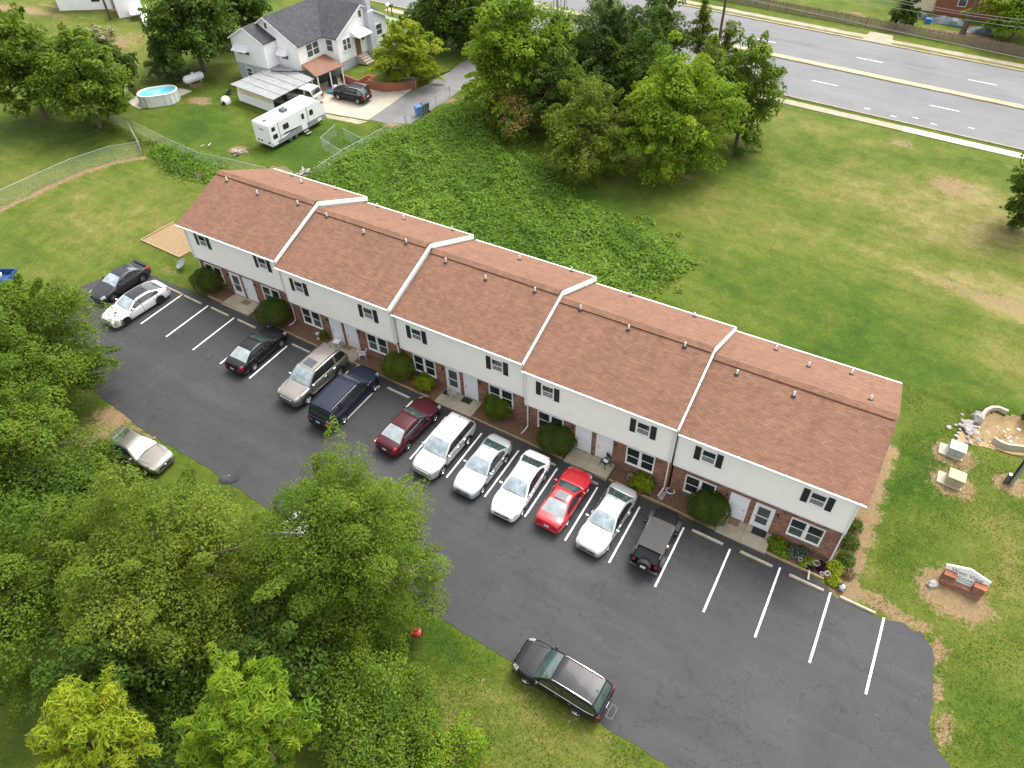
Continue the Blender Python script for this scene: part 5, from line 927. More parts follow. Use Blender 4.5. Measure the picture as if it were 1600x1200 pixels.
def text(s, size, x, z, parent, y=-.008, m='ink', rot=(PI/2, 0, 0), ext=.003):
    c = bpy.data.curves.new('t', 'FONT'); c.body = s; c.size = size; c.align_x = 'CENTER'; c.extrude = ext; ob = bpy.data.objects.new('t', c); COL.objects.link(ob); me = bpy.data.meshes.new_from_object(ob.evaluated_get(bpy.context.evaluated_depsgraph_get())); bpy.data.objects.remove(ob); me.materials.clear(); me.materials.append(MATS[m]); t_ = link(bpy.data.objects.new('lettering', me), parent); t_.location = (x, y, z); t_.rotation_euler = rot; return t_
text('West View', .34, 0, .94, bd); text('Court', .28, 0, .64, bd)
def rock(label, px, py, r, m='stone', group=None, seed=0, sq=.7, dz=0.):
    rs = random.Random(seed); bm = bmesh.new(); bmesh.ops.create_icosphere(bm, subdivisions=1 if r < .25 else 2, radius=r)
    for v in bm.verts: v.co = Vector((v.co.x*1.25, v.co.y, v.co.z*sq))*(1+rs.uniform(-.28, .25))
    me = bpy.data.meshes.new('rock'); bm.to_mesh(me); bm.free(); me.materials.append(MATS[m]); p = at(px, py); q = link(bpy.data.objects.new('boulder', me)); q.location = (p.x, p.y, p.z+r*.25+dz); q.rotation_euler = (0, 0, rs.uniform(0, 6)); return tag(q, label, 'rock', group)
rock('pale boulder to the left of the sign', 1455, 914, .26, 'stone', seed=1, sq=.9)
# utility boxes and right-hand pole
for lb, px, py, m_, tp in [('grey-green metal transformer box on a concrete pad', 1487, 712, 'util_green', 'util_green'), ('weathered tan utility box with mottled lid below the transformer', 1485, 757, 'util_rust', 'util_rust')]:
    p = at(px+2, py-3); o = thing('utility_box', lb, 'utility box', p, .0, 'utility boxes on the side lawn', True); q = MB(); q.box(-.85, .55, -.45, .5, -.05, .10, .015); q.build('pad', 'concrete_pale', o); q = MB(); q.box(-.42, .48, -.36, .40, .102, .72, .02); q.build('cabinet', m_, o); q = MB(); q.box(-.45, .51, -.40, .43, .722, .78, .02); q.build('lid', tp, o); q = MB(); q.box(.02, .035, -.372, -.362, .15, .70); q.build('door_seam', 'under', o)
p = at(1579, 757); o = thing('utility_pole', 'steel pole with black conduit and white meter at the right edge', 'utility pole', p); q = MB(); q.tube([(0, 0, -.2), (0, 0, 8.5)], [.13, .09], 10); q.build('shaft', 'galv', o, True); q = MB(); q.tube([(-.17, -.05, 0), (-.17, -.05, 3.2)], .06, 8); q.build('conduit', 'black_plastic', o, True); q = MB(); q.box(-.40, -.20, -.12, .12, .0, .75, .04); m__ = q.build('meter_box', 'grey_plastic', o); q = MB(); q.box(-.39, -.21, -.11, .11, .75, .80, .02); q.build('meter_cap', 'white_plastic', m__)
g0 = at(1533, 671); q = MB(); q.tube([(g0.x, g0.y, g0.z), (p.x, p.y, p.z+7.8)], .016, 5); tag(q.build('guy_wire', 'galv'), 'taut steel guy wire slanting to the ground near the rubble', 'wire')
# washout with headwall, pipe and rubble
sheet_pts = wobble([xy(*k) for k in [(1490, 690), (1503, 670), (1525, 655), (1545, 640), (1580, 645), (1625, 660), (1640, 695), (1600, 702), (1560, 697), (1520, 695)]], .3, .08, True, 31)
def conform(name, poly, m, step=.3, dz=.03):
    P = np.array(poly); lo, hi = P.min(0), P.max(0); X = np.arange(lo[0], hi[0], step); Y = np.arange(lo[1], hi[1], step); V = []; F = []; idx = {}
    for i, x in enumerate(X):
        for j, y in enumerate(Y):
            if inpoly(np.array([[x+step/2, y+step/2]]), poly)[0]:
                f = []
                for a, b in ((i, j), (i+1, j), (i+1, j+1), (i, j+1)):
                    if (a, b) not in idx: xx, yy = lo[0]+a*step, lo[1]+b*step; idx[a, b] = len(V); V.append((xx, yy, gz(xx, yy)+float(bumps(np.array([xx]), np.array([yy]))[0])+dz))
                    f.append(idx[a, b])
                F.append(f)
    q = mesh_obj(name, V, F, m, None, True); q['kind'] = 'structure'; return q
conform('washout', sheet_pts, 'clay', .15, .03)
def lip(label, pts, hgt, th, m='concrete_pale'):
    o = MB(); P = [at(*k) for k in pts]; n = len(P); V = []; F = []
    for i, c in enumerate(P):
        d = (P[min(i+1, n-1)]-P[max(i-1, 0)]); nn = Vector((-d.y, d.x, 0)).normalized()*th; zg = gz(c.x, c.y)
        V += [(c.x-nn.x, c.y-nn.y, zg-.5), (c.x+nn.x, c.y+nn.y, zg-.5), (c.x+nn.x, c.y+nn.y, zg+hgt), (c.x-nn.x, c.y-nn.y, zg+hgt)]
    for i in range(n-1):
        for e in range(4): F.append((i*4+e, i*4+(e+1) % 4, (i+1)*4+(e+1) % 4, (i+1)*4+e))
    F += [(0, 1, 2, 3), tuple((n-1)*4+k for k in (3, 2, 1, 0))]; o.add(V, F); return tag(o.build('concrete_headwall', m), label, 'headwall')
lip('curved pale concrete lip above the washout', [(1534, 656), (1536, 647), (1541, 641), (1550, 637), (1560, 637), (1575, 643)], .10, .10); lip('low pale concrete lip along the near side of the washout', [(1554, 684), (1562, 690), (1575, 695), (1600, 698), (1640, 702)], .07, .08)
p = at(1600, 650); o = thing('drain_pipe', 'black corrugated drain pipe poking out above the washout', 'pipe', (p.x, p.y, p.z+.1), -.5); q = MB(); prof = []
for k in range(14): prof += [(.24 if k % 2 else .27, -.1+k*.09)]
q.lathe([(.20, -.1)]+prof, (0, 0, .1), 16, 'x'); q.build('pipe_wall', 'black_plastic', o, True); q = MB(); q.lathe([(.2, .1), (0, .1)], (0, 0, .1), 16, 'x'); q.build('bore', 'under', o)
rs_ = random.Random(9)
for k in range(46):
    px, py = rs_.gauss(1512, 13), rs_.gauss(669, 9); rock('grey stone of the rubble heap left of the washout', px, py, rs_.uniform(.09, .2), 'stone', 'stones of the rubble heap', 100+k, .6)
for k in range(16): rock('pale stone scattered in the washout', rs_.uniform(1545, 1597), rs_.uniform(666, 692), rs_.uniform(.06, .14), 'stone_pale', 'pale stones in the washout', 200+k, .6, -.3)
rock('tall grey slab stone standing beside the curved lip', 1526, 655, .34, 'stone', seed=300, sq=1.3)
# ------------------------------------------------------------------ fences
def wire_fence(label, pts, hgt, cell=.16, wr=.003, group='chain link fences', slope=True):
    o = thing('chain_link_fence', label, 'fence', (0, 0, 0), 0, group); P = [Vector((a, b, gz(a, b))) for a, b in pts]; acc = []; rail = MB()
    for i in range(len(P)-1):
        a, b = P[i], P[i+1]; L = (b-a).length; n = max(1, round(L/2.6))
        for j in range(n+(1 if i == len(P)-2 else 0)):
            c = a.lerp(b, j/n); t = MB(); t.tube([(c.x, c.y, c.z-.1), (c.x, c.y, c.z+hgt)], .03, 6); t.build('post', 'galv', o)
        t = MB(); t.tube([(a.x, a.y, a.z+hgt-.02), (b.x, b.y, b.z+hgt-.02)], .022, 6); t.build('top_rail', 'galv', o)
        d = (b-a)/L; k = -int(hgt/cell)-1; V = []; F = []
        nn = Vector((-d.y, d.x, 0)).normalized()*wr
        while k*cell < L:
            for sg in (1, -1):
                s0, s1 = k*cell, k*cell+hgt; z0, z1 = (0, hgt) if sg > 0 else (hgt, 0)
                lo, hi = max(0, s0), min(L, s1)
                if hi-lo > .02:
                    za = z0+(z1-z0)*(lo-s0)/hgt; zb = z0+(z1-z0)*(hi-s0)/hgt; p0 = a+d*lo+Vector((0, 0, za)); p1 = a+d*hi+Vector((0, 0, zb)); u = Vector((0, 0, wr)); o_ = len(V)
                    V += [p0-nn, p0+nn, p0+u*1.6, p1-nn, p1+nn, p1+u*1.6]; F += [(o_, o_+1, o_+4, o_+3), (o_+1, o_+2, o_+5, o_+4), (o_+2, o_, o_+3, o_+5)]
            k += 1
        m_ = MB(); m_.V = [tuple(v) for v in V]; m_.F = F; w_ = m_.build('wire_mesh', 'wire', o); w_['kind'] = 'stuff'
    return o
wire_fence('chain link fence with top rail across the left lawn', FENCE, 1.45, .14, .003); wire_fence('chain link fence through the weeds below the pool yard', [(-16.43, 11.45), xy(206, 207), xy(175, 190), xy(120, 178)], 1.3); wire_fence('chain link fence of the house yard behind the building end', [xy(212, 206), xy(262, 232), xy(315, 256), xy(370, 268), xy(420, 280)], 1.2)
wire_fence('chain link fence dividing the yard from the kudzu', [xy(498, 279), xy(538, 252), xy(573, 233), xy(634, 198)], 1.2); wire_fence('short chain link run standing on the yard grass by the camper', [xy(527, 212), xy(504, 233), xy(537, 254)], 1.2, group=None); wire_fence('chain link run closing the yard pen on the right', [xy(538, 218), xy(571, 235)], 1.2, group=None)
wire_fence('chain link run beside the driveway and bins', [xy(636, 197), xy(660, 183), xy(682, 168), xy(703, 152)], 1.3, group=None); wire_fence('chain link gate by the brick terrace wall', [xy(625, 139), xy(650, 139)], 1.25, group=None)
PF = thing('picket_fence', 'weathered wooden picket fence along the far side of the road', 'fence', (0, 0, 0)); m_ = MB(); rs_ = random.Random(3); x = 12.
while x < 66:
    h_ = 1.15+rs_.uniform(-.1, .12); y_ = 82.1+rs_.uniform(-.02, .02); z_ = gz(x, y_); t_ = rs_.uniform(-.03, .03); m_.add([(x, y_, z_), (x+.10, y_, z_), (x+.10+t_, y_, z_+h_), (x+.05+t_, y_, z_+h_+.06), (x+t_, y_, z_+h_), (x, y_+.025, z_), (x+.10, y_+.025, z_), (x+.10+t_, y_+.025, z_+h_), (x+.05+t_, y_+.025, z_+h_+.06), (x+t_, y_+.025, z_+h_)], [(0, 1, 2, 3, 4), (9, 8, 7, 6, 5), (0, 5, 6, 1), (1, 6, 7, 2), (2, 7, 8, 3), (3, 8, 9, 4), (4, 9, 5, 0)]); x += .125+rs_.uniform(0, .03)
m_.build('pickets', 'fence_wood', PF)['kind'] = 'stuff'
for x in np.arange(12, 66, 2.6): q = MB(); q.box(x, x+.1, 82.17, 82.27, gz(x, 82)-.1, gz(x, 82)+1.05); q.build('post', 'fence_wood', PF)
for hh in (.3, .95): q = MB(); q.obox((39, 82.15, gz(39, 82.1)+hh), (27, 0, 27*GX), (0, .02, 0), (0, 0, .045)); q.build('rail', 'fence_wood', PF)
# poles and overhead wires
o = thing('power_pole', 'dark wooden power pole behind the grove at the road', 'utility pole', (26.4, 55.9, gz(26.4, 55.9))); q = MB(); q.tube([(0, 0, -.3), (0, 0, 10.5)], [.17, .12], 10); q.build('shaft', 'wood_pole', o, True); q = MB(); q.box(-1.1, 1.1, -.06, .06, 9.6, 9.72); q.build('crossarm', 'wood_pole', o)
p = at(173, 31); o = thing('power_pole', 'brown wooden pole on the lawn near the white building at upper left', 'utility pole', p); q = MB(); q.tube([(0, 0, -.3), (0, 0, 9.5)], [.16, .11], 10); q.build('shaft', 'wood_pole', o, True); q = MB(); q.box(-.9, .9, -.05, .05, 8.8, 8.9); q.build('crossarm', 'wood_pole', o)
def cable(label, a, b, h, r, sag=.3, grp='overhead wires along the road'):
    A, B = at(*a, h), at(*b, h); q = MB(); n = 14; A, B = A+(A-B)*.5, B+(B-A)*.5; q.tube([A.lerp(B, k/n)-Vector((0, 0, sag*math.sin(PI*k/n))) for k in range(n+1)], r, 5); tag(q.build('overhead_wire', 'grey_wire'), label, 'wire', grp)
cable('lowest overhead cable running along the picket fence', (1190, 2), (1600, 90), 5.0, .035, .1); cable('overhead wire crossing the far brick house, lowest of three', (1400, 9), (1600, 40), 7.5, .022); cable('middle overhead wire in front of the far brick house', (1410, 2), (1600, 33), 8.0, .022); cable('topmost overhead wire at the upper right corner', (1460, 7), (1600, 27), 8.4, .022)
sheet('shadow_strip', wobble([xy(1128, 45), xy(1250, 68), xy(1420, 100), xy(1600, 133), xy(1600, 134.6), xy(1420, 101.4), xy(1250, 69.2), xy(1128, 46)], 2, .02, True, 41), .0262, 'drive_asphalt', ROAD)  # thin asphalt strip laid on the road to draw a shadow line
# ------------------------------------------------------------------ white house
HX = thing('white_house', 'white frame house with grey shingle roofs, chimney and metal awnings', 'house', (0, 0, 0)); zg = .9
def gable_x(x0, x1, y0, y1, ze, zp, base, along, nm, rm, ov=.28, wall='siding_white'):
    """rectangular block with a gable roof whose ridge runs along 'x' or 'y'"""
    w_ = MB(); w_.box(x0, x1, y0, y1, base, ze)
    if along == 'y': xm = (x0+x1)/2; w_.prism([(x0, ze+.001), (x1, ze+.001), (xm, zp)], 'y', y0, y1)
    else: ym = (y0+y1)/2; w_.prism([(y0, ze+.001), (y1, ze+.001), (ym, zp)], 'x', x0, x1)
    w_.build('wall', wall, HX); r = MB(); th = .1
    if along == 'y':
        k = (zp-ze)/((x1-x0)/2); r.prism([(x0-ov, ze-ov*k+th), (xm, zp+th), (x1+ov, ze-ov*k+th), (x1+ov, ze-ov*k+.01), (xm, zp+.01), (x0-ov, ze-ov*k+.01)], 'y', y0-ov, y1+ov)
    else:
        k = (zp-ze)/((y1-y0)/2); r.prism([(y0-ov, ze-ov*k+th), (ym, zp+th), (y1+ov, ze-ov*k+th), (y1+ov, ze-ov*k+.01), (ym, zp+.01), (y0-ov, ze-ov*k+.01)], 'x', x0-ov, x1+ov)
    ro = r.build('roof', rm, HX); t = MB()
    if along == 'y': t.prism([(x0-ov, ze-ov*k+th-.01), (xm, zp+th-.01), (x1+ov, ze-ov*k+th-.01), (x1+ov, ze-ov*k-.08), (xm, zp-.08), (x0-ov, ze-ov*k-.08)], 'y', y0-ov-.03, y0-ov-.002)
    else: t.prism([(y0-ov, ze-ov*k+th-.01), (ym, zp+th-.01), (y1+ov, ze-ov*k+th-.01), (y1+ov, ze-ov*k-.08), (ym, zp-.08), (y0-ov, ze-ov*k-.08)], 'x', x1+ov+.002, x1+ov+.03)
    t.build('rake_board', 'trim', HX); return ro
gable_x(-21.4, -13.1, 31.27, 45.0, 5.75, 8.1, 3.0, 'y', 'main', 'shingle_grey'); gable_x(-17.2, -10.9, 35.25, 44.2, 5.75, 8.05, 3.0, 'x', 'cross', 'shingle_grey'); gable_x(-21.25, -16.25, 29.36, 31.2, 6.05, 7.35, 3.4, 'y', 'wing', 'shingle_grey', .2)
q = MB(); q.box(-21.35, -13.15, 31.32, 44.9, zg, 2.998); q.box(-21.2, -16.3, 29.41, 31.3, zg, 3.398); q.box(-16, -10.95, 35.3, 44.1, zg, 2.996); q.build('foundation', 'block', HX)
q = MB(); q.box(-10.9, -10.2, 40.3, 41.3, 1.2, 7.2); q.box(-10.9, -10.35, 40.5, 41.15, 7.2, 9.6); ch = q.build('chimney', 'block', HX); q = MB(); q.box(-10.98, -10.28, 40.43, 41.22, 9.6, 9.75); q.build('chimney_cap', 'block', ch)
def hwin(axis, c, a0, a1, z0, z1, n=1):   # window on a wall facing -y ('y') or +x ('x')
    fw = .09; f = MB(); mk = (lambda u0, u1, d0, d1, zz0, zz1, M: M.box(u0, u1, c-d1, c-d0, zz0, zz1)) if axis == 'y' else (lambda u0, u1, d0, d1, zz0, zz1, M: M.box(c+d0, c+d1, u0, u1, zz0, zz1))
    mk(a0-fw, a1+fw, 0, .05, z1, z1+fw, f); mk(a0-fw, a1+fw, 0, .07, z0-fw, z0, f); mk(a0-fw, a0, 0, .05, z0, z1, f); mk(a1, a1+fw, 0, .05, z0, z1, f); wd = (a1-a0)/n
    for k in range(1, n): mk(a0+wd*k-.06, a0+wd*k+.06, 0, .05, z0, z1, f)
    mk(a0, a1, .02, .045, (z0+z1)/2-.03, (z0+z1)/2+.03, f); o = f.build('window', 'trim', HX)
    for k in range(n):
        for zz in ((z0, (z0+z1)/2-.03), ((z0+z1)/2+.03, z1)): g_ = MB(); mk(a0+wd*k+.06*(k > 0), a0+wd*(k+1)-.06*(k < n-1), .004, .015, zz[0], zz[1], g_); g_.build('pane', 'screen', o)
def awning(axis, c, a0, a1, zt, zb, dp):
    n = 6; o = MB()
    for k in range(n):
        u0, u1 = a0+(a1-a0)*k/n, a0+(a1-a0)*(k+1)/n-.02; pts = [(u0, 0, zt), (u1, 0, zt), (u1, dp, zb), (u0, dp, zb), (u0, 0, zt-.03), (u1, 0, zt-.03), (u1, dp, zb-.03), (u0, dp, zb-.03)]
        o.add([(u, c-d, z) if axis == 'y' else (c+d, u, z) for u, d, z in pts], [(0, 1, 2, 3), (7, 6, 5, 4), (3, 2, 6, 7), (0, 3, 7, 4), (1, 5, 6, 2)])
    for u in (a0, a1-.02): o.add([(u, c, zt) if axis == 'y' else (c, u, zt), (u, c-dp, zb) if axis == 'y' else (c+dp, u, zb), (u, c, zb) if axis == 'y' else (c, u, zb)], [(0, 1, 2)])
    o.build('awning', 'white_plastic', HX)
hwin('y', 29.36, -20.5, -18.75, 4.45, 5.3, 2); awning('y', 29.34, -20.75, -18.5, 5.55, 4.95, .75); hwin('y', 31.27, -15.75, -14.75, 4.05, 5.0); awning('y', 31.25, -16.0, -14.5, 5.2, 4.6, .7); hwin('y', 29.41, -19.9, -19.1, 2.1, 2.9); hwin('x', -13.1, 32.6, 34.5, 4.1, 5.4, 2); hwin('y', 35.25, -12.5, -11.6, 4.2, 5.4); hwin('x', -10.9, 36.2, 37.4, 4.1, 5.25, 2); hwin('x', -10.9, 39.4, 39.9, 4.3, 5.1); hwin('x', -10.9, 42.2, 43.2, 4.1, 5.2)
q = MB(); q.box(-10.9, -10.86, 38.2, 39.1, 3.0, 4.95); d_ = q.build('door', 'rust', HX); awning('x', -10.88, 37.7, 40.1, 5.75, 5.2, 1.2)
for z, y in ((7.25, 39.72), ): q = MB(); q.box(-10.9, -10.86, y-.2, y+.2, z-.45, z+.2); q.build('gable_vent', 'screen', HX)
q = MB(); q.box(-17.4, -17.1, 31.22, 31.27, 7.0, 7.55); q.build('gable_vent', 'screen', HX)
for k in range(4): q = MB(); q.box(-10.85, -9.3-k*.0+(-.3*k), 38.0, 39.3, 2.2+.2*k, 2.39+.2*k); q.build('step', 'concrete', HX)
PR = thing('porch_canopy', 'rusty brown lean-to roof on posts against the white house', 'canopy', (0, 0, 0)); q = MB(); q.add([(-13.05, 31.35, 3.75), (-9.85, 30.05, 3.40), (-9.4, 34.15, 3.40), (-13.05, 35.2, 3.75)]+[(-13.05, 31.35, 3.65), (-9.85, 30.05, 3.30), (-9.4, 34.15, 3.30), (-13.05, 35.2, 3.65)], [(0, 1, 2, 3), (7, 6, 5, 4), (0, 4, 5, 1), (1, 5, 6, 2), (2, 6, 7, 3), (3, 7, 4, 0)]); q.build('canopy_roof', 'rust', PR)
for x, y in ((-9.9, 30.3), (-9.5, 33.9), (-9.7, 32.1)): q = MB(); q.box(x-.05, x+.05, y-.05, y+.05, gz(x, y), 3.32); q.build('post', 'trim', PR)
for lb, x, y, sx, sy, sz, m_ in [('dark covered grill under the rusty canopy', -10.4, 33.0, .9, .7, 1.1, 'black_plastic'), ('blue tarp bundle on the pad under the canopy', -9.3, 31.7, 1.2, .9, .22, 'blue_tarp'), ('wooden crate behind the blue tarp', -9.0, 32.5, .6, .6, .55, 'timber'), ('dark storage cabinet against the foundation wall', -12.3, 33.5, .8, 1.4, 1.4, 'grey_plastic'), ('white cooler beside the crate under the canopy', -9.6, 32.45, .5, .4, .5, 'white_plastic')]:
    o = MB(); z = gz(x, y)+.036; o.box(x-sx/2, x+sx/2, y-sy/2, y+sy/2, z, z+sz*.8, .04); o.box(x-sx*.42, x+sx*.42, y-sy*.42, y+sy*.42, z+sz*.8, z+sz, .03); tag(o.build('stored_item', m_), lb, 'clutter')
CPT = thing('tin_carport', 'low tin roofed carport with cream and white front wall', 'carport', (0, 0, 0)); r_ = [(-17.4, 24.6, 3.12), (-10.6, 24.1, 2.86), (-10.2, 30.2, 3.12), (-16.3, 31.0, 3.38)]
for k in range(5):
    a, b = k/5, (k+1)/5-.012; L_ = lambda t, s: tuple(Vector(r_[0]).lerp(Vector(r_[3]), t).lerp(Vector(r_[1]).lerp(Vector(r_[2]), t), s)); n = 10; V = []; F = []
    for i in range(n+1): V += [(p_[0], p_[1], p_[2]+.03*math.sin(i*1.3+k)*.4) for p_ in (Vector(L_(a, i/n)), Vector(L_(b, i/n)))]
    nv = len(V); V += [(v[0], v[1], v[2]-.05) for v in V]
    for i in range(n): F += [(2*i, 2*i+2, 2*i+3, 2*i+1), (nv+2*i, nv+2*i+1, nv+2*i+3, nv+2*i+2), (2*i, nv+2*i, nv+2*i+2, 2*i+2), (2*i+1, 2*i+3, nv+2*i+3, nv+2*i+1)]
    F += [(0, 1, nv+1, nv), (2*n, nv+2*n, nv+2*n+1, 2*n+1)]; q = MB(); q.V = V; q.F = F; q.build('roof_panel', 'tin', CPT)
q = MB(); q.obox((-14.4, 24.95, 1.45), (2.75, -.17, -.1), (.0, .08, 0), (0, 0, .62)); q.build('block_wall', 'siding_white', CPT); q = MB(); q.obox((-14.4, 24.96, 2.46), (2.74, -.17, -.13), (0, .05, 0), (0, 0, .36)); q.build('cream_panel', 'cream', CPT); q = MB(); q.obox((-17.0, 28.0, 2.0), (.08, 0, 0), (0, 2.9, .1), (0, 0, 1.1)); q.build('side_wall', 'siding_white', CPT); q = MB(); q.box(-11.62, -11.5, 24.7, 24.82, .9, 2.86); q.build('post', 'trim', CPT); q = MB(); q.box(-10.6, -10.48, 29.9, 30.02, .9, 3.08); q.build('post', 'trim', CPT)
o = MB(); o.tube([(-15.5, 29.0, 3.42), (-13.5, 29.6, 3.45), (-11.9, 30.9, 3.40)], .07, 6); tag(o.build('roof_hose', 'black_plastic'), 'black pipe lying across the tin carport roof', 'pipe')
GP = thing('green_porch', 'small green roofed front porch behind the chimney', 'porch', (0, 0, 0)); q = MB(); q.add([(-14.5, 44.6, 5.0), (-10.2, 44.6, 4.8), (-10.2, 47.6, 4.3), (-14.5, 47.6, 4.5), (-14.5, 44.6, 4.88), (-10.2, 44.6, 4.68), (-10.2, 47.6, 4.18), (-14.5, 47.6, 4.38)], [(0, 1, 2, 3), (7, 6, 5, 4), (1, 5, 6, 2), (2, 6, 7, 3), (0, 4, 5, 1), (3, 7, 4, 0)]); q.build('porch_roof', 'green_roof', GP)
for x, y in ((-10.4, 47.4), (-14.2, 47.4)): q = MB(); q.box(x-.07, x+.07, y-.07, y+.07, 1.5, 4.3); q.build('post', 'trim', GP)
q = MB(); q.box(-14.4, -10.3, 44.5, 47.5, 1.2, 2.3); q.build('deck', 'block', GP)
for k in range(14): x = -10.32; y = 44.7+k*.2; q = MB(); q.box(x-.02, x+.02, y-.02, y+.02, 2.3, 3.1); q.build('baluster', 'trim', GP)
# raised terrace with brick retaining wall and steps
wl = [(-10.2, 34.55), (-7.45, 33.95)]; wr_ = [(-6.55, 34.65), (-4.6, 34.85), (-3.4, 35.75), (-2.7, 36.7), (-2.2, 38.0)]; zt = 2.15
def brick_run(pts, nm, par, z1):
    o = MB(); n = len(pts); V = []; F = []
    for i, (x, y) in enumerate(pts):
        d = Vector(pts[min(i+1, n-1)])-Vector(pts[max(i-1, 0)]); nn = Vector((-d.y, d.x)).normalized()*.12; zb = gz(x, y)-.2
        V += [(x-nn.x, y-nn.y, zb), (x+nn.x, y+nn.y, zb), (x+nn.x, y+nn.y, z1(i)), (x-nn.x, y-nn.y, z1(i))]
    for i in range(n-1):
        for e in range(4): F.append((i*4+e, i*4+(e+1) % 4, (i+1)*4+(e+1) % 4, (i+1)*4+e))
    F += [(0, 1, 2, 3), tuple((n-1)*4+k for k in (3, 2, 1, 0))]; o.add(V, F); return o.build(nm, 'brick_red', par)
RW = thing('retaining_wall', 'red brick retaining wall with steps beside the concrete pad', 'wall', (0, 0, 0)); brick_run(wl+[(-7.45, 36.0)], 'wall_left_run', RW, lambda i: zt); brick_run([(-6.55, 36.2)]+wr_, 'wall_curve', RW, lambda i: [2.15, 2.1, 2.05, 1.95, 1.85, 1.75][i])
for k in range(5): q = MB(); q.box(-7.33, -6.67, 34.1+k*.38, 34.48+k*.38+.5, .9, 1.24+.17*(k+1)); q.build('step', 'brick_red', RW)
bm = [(-10.75, 34.7, 2.12), (-7.5, 34.1, 2.1), (-7.5, 36.2, 2.12), (-6.5, 36.3, 2.1), (-6.45, 34.75, 2.08), (-4.6, 34.95, 2.0), (-3.45, 35.85, 1.9), (-2.75, 36.75, 1.8), (-2.25, 38.1, 1.65), (-1.2, 43, 1.35), (-2.6, 49, 1.6), (-10.75, 49, 1.9)]; cx_ = (-7.4, 40.5, 2.15); q = MB(); q.add([cx_]+bm+[(a, b, gz(a, b)-.1) for a, b, c_ in bm], [(0, i+1, (i+1) % 12+1) for i in range(12)]+[(i+1, i+13, (i+1) % 12+13, (i+1) % 12+1) for i in range(12)]); q.build('terrace', 'grass_ground')['kind'] = 'structure'
# bins, pool, tank, yard clutter
def bin_(label, px, py, m):
    p = at(px, py); o = thing('wheeled_bin', label, 'bin', p, -.3, 'wheeled bins by the drive'); q = MB(); q.add([(-.24, -.28, .05), (.24, -.28, .05), (.24, .28, .05), (-.24, .28, .05), (-.31, -.36, 1.0), (.31, -.36, 1.0), (.31, .36, 1.0), (-.31, .36, 1.0)], [(3, 2, 1, 0), (4, 5, 6, 7), (0, 1, 5, 4), (1, 2, 6, 5), (2, 3, 7, 6), (3, 0, 4, 7)]); q.build('bin_body', m, o); q = MB(); q.box(-.34, .34, -.38, .40, 1.002, 1.07, .02); q.build('lid', m, o)
    for s_ in (1, -1): wheel(o, s_*0+.0, s_*.0+.0, .0001, .001, 1) if False else None
    for s_ in (1, -1): q = MB(); q.lathe([(0, -.03), (.12, -.03), (.12, .03), (0, .03)], (s_*.27, .33, .12), 12, 'x'); q.build('wheel', 'rubber', o)
bin_('blue wheeled recycling bin by the driveway', 655, 181, 'blue_plastic'); bin_('dark grey wheeled bin right of the blue one', 665, 176, 'grey_plastic')
pc = at(251, 158); ang = R(52); o = thing('swimming_pool', 'oval above ground pool with pale ribbed wall and turquoise water', 'pool', pc, ang); a_, b_, hp, n = 2.05, 1.38, 1.1, 48
def oval(t, s=1., ex=0.): L_ = a_-b_; c, q_ = math.cos(t), math.sin(t); return ((b_*s+ex)*c+(L_ if c > 0 else -L_), (b_*s+ex)*q_)
ts = np.linspace(0, 2*PI, n, endpoint=False)+.001
def ringmesh(rings): V = []; F = []; [V.extend([(*oval(t, 1, e), z) for t in ts]) for e, z in rings]; [F.append((i*n+k, i*n+(k+1) % n, (i+1)*n+(k+1) % n, (i+1)*n+k)) for i in range(len(rings)-1) for k in range(n)]; return V, F
mesh_obj('pool_shell', *ringmesh([(0, -.1), (0, hp)]), 'pool_wall', o); mesh_obj('rim', *ringmesh([(.04, hp-.06), (.06, hp), (.04, hp+.04), (-.10, hp+.04), (-.12, hp), (-.08, hp-.25)]), 'white_plastic', o, True); V = [(*oval(t, 1, -.07), hp-.14) for t in ts]; mesh_obj('water', V, [tuple(range(n))], 'pool_water', o)
for k in range(0, n, 3): t = ts[k]; x, y = oval(t, 1, .03); q = MB(); q.box(x-.045, x+.045, y-.045, y+.045, -.1, hp-.02); q.build('upright', 'pool_wall', o)
o = thing('pool_ladder', 'white step ladder standing at the left end of the pool', 'ladder', at(203, 158), ang)
for s_ in (1, -1): q = MB(); q.tube([(-.5, s_*.25, 0), (0, s_*.25, 1.5), (.5, s_*.25, 0)], .03, 6); q.build('rail', 'white_plastic', o)
for k in range(4): q = MB(); q.box(-.45+k*.11, -.35+k*.11, -.25, .25, .25+k*.3, .29+k*.3); q.build('rung', 'white_plastic', o)
sheet('pool_ground_cloth', wobble([xy(*k) for k in [(198, 160), (218, 170), (262, 160), (300, 142), (282, 138), (215, 148)]], .4, .05, True, 44), .012, 'walk_new')
p = at(305, 130); o = thing('propane_tank', 'white horizontal propane tank behind the pool', 'tank', p, R(80)); q = MB(); q.lathe([(0, -1.25), (.25, -1.2), (.40, -1.05), (.44, -.85), (.44, .85), (.40, 1.05), (.25, 1.2), (0, 1.25)], (0, 0, .62), 18, 'x'); q.build('tank_shell', 'white_plastic', o, True); q = MB(); q.lathe([(.16, 0), (.16, .16), (.12, .2), (0, .2)], (0, 0, 1.02), 12); q.build('dome', 'white_plastic', o, True)
for s_ in (1, -1): q = MB(); q.box(s_*.7-.07, s_*.7+.07, -.3, .3, 0, .3); q.build('saddle', 'concrete_pale', o)
p = at(354, 161); o = thing('dog_house', 'white round igloo dog house on the yard grass', 'dog house', p, R(-75)); q = MB(); q.lathe([(.52, 0), (.54, .2), (.46, .5), (.28, .7), (0, .77)], (0, 0, 0), 16); q.build('shell', 'white_plastic', o, True); q = MB(); q.lathe([(.26, .0), (.25, .2), (.16, .36), (0, .4)], (.38, 0, 0), 12); q.build('doorway', 'under', o, True)
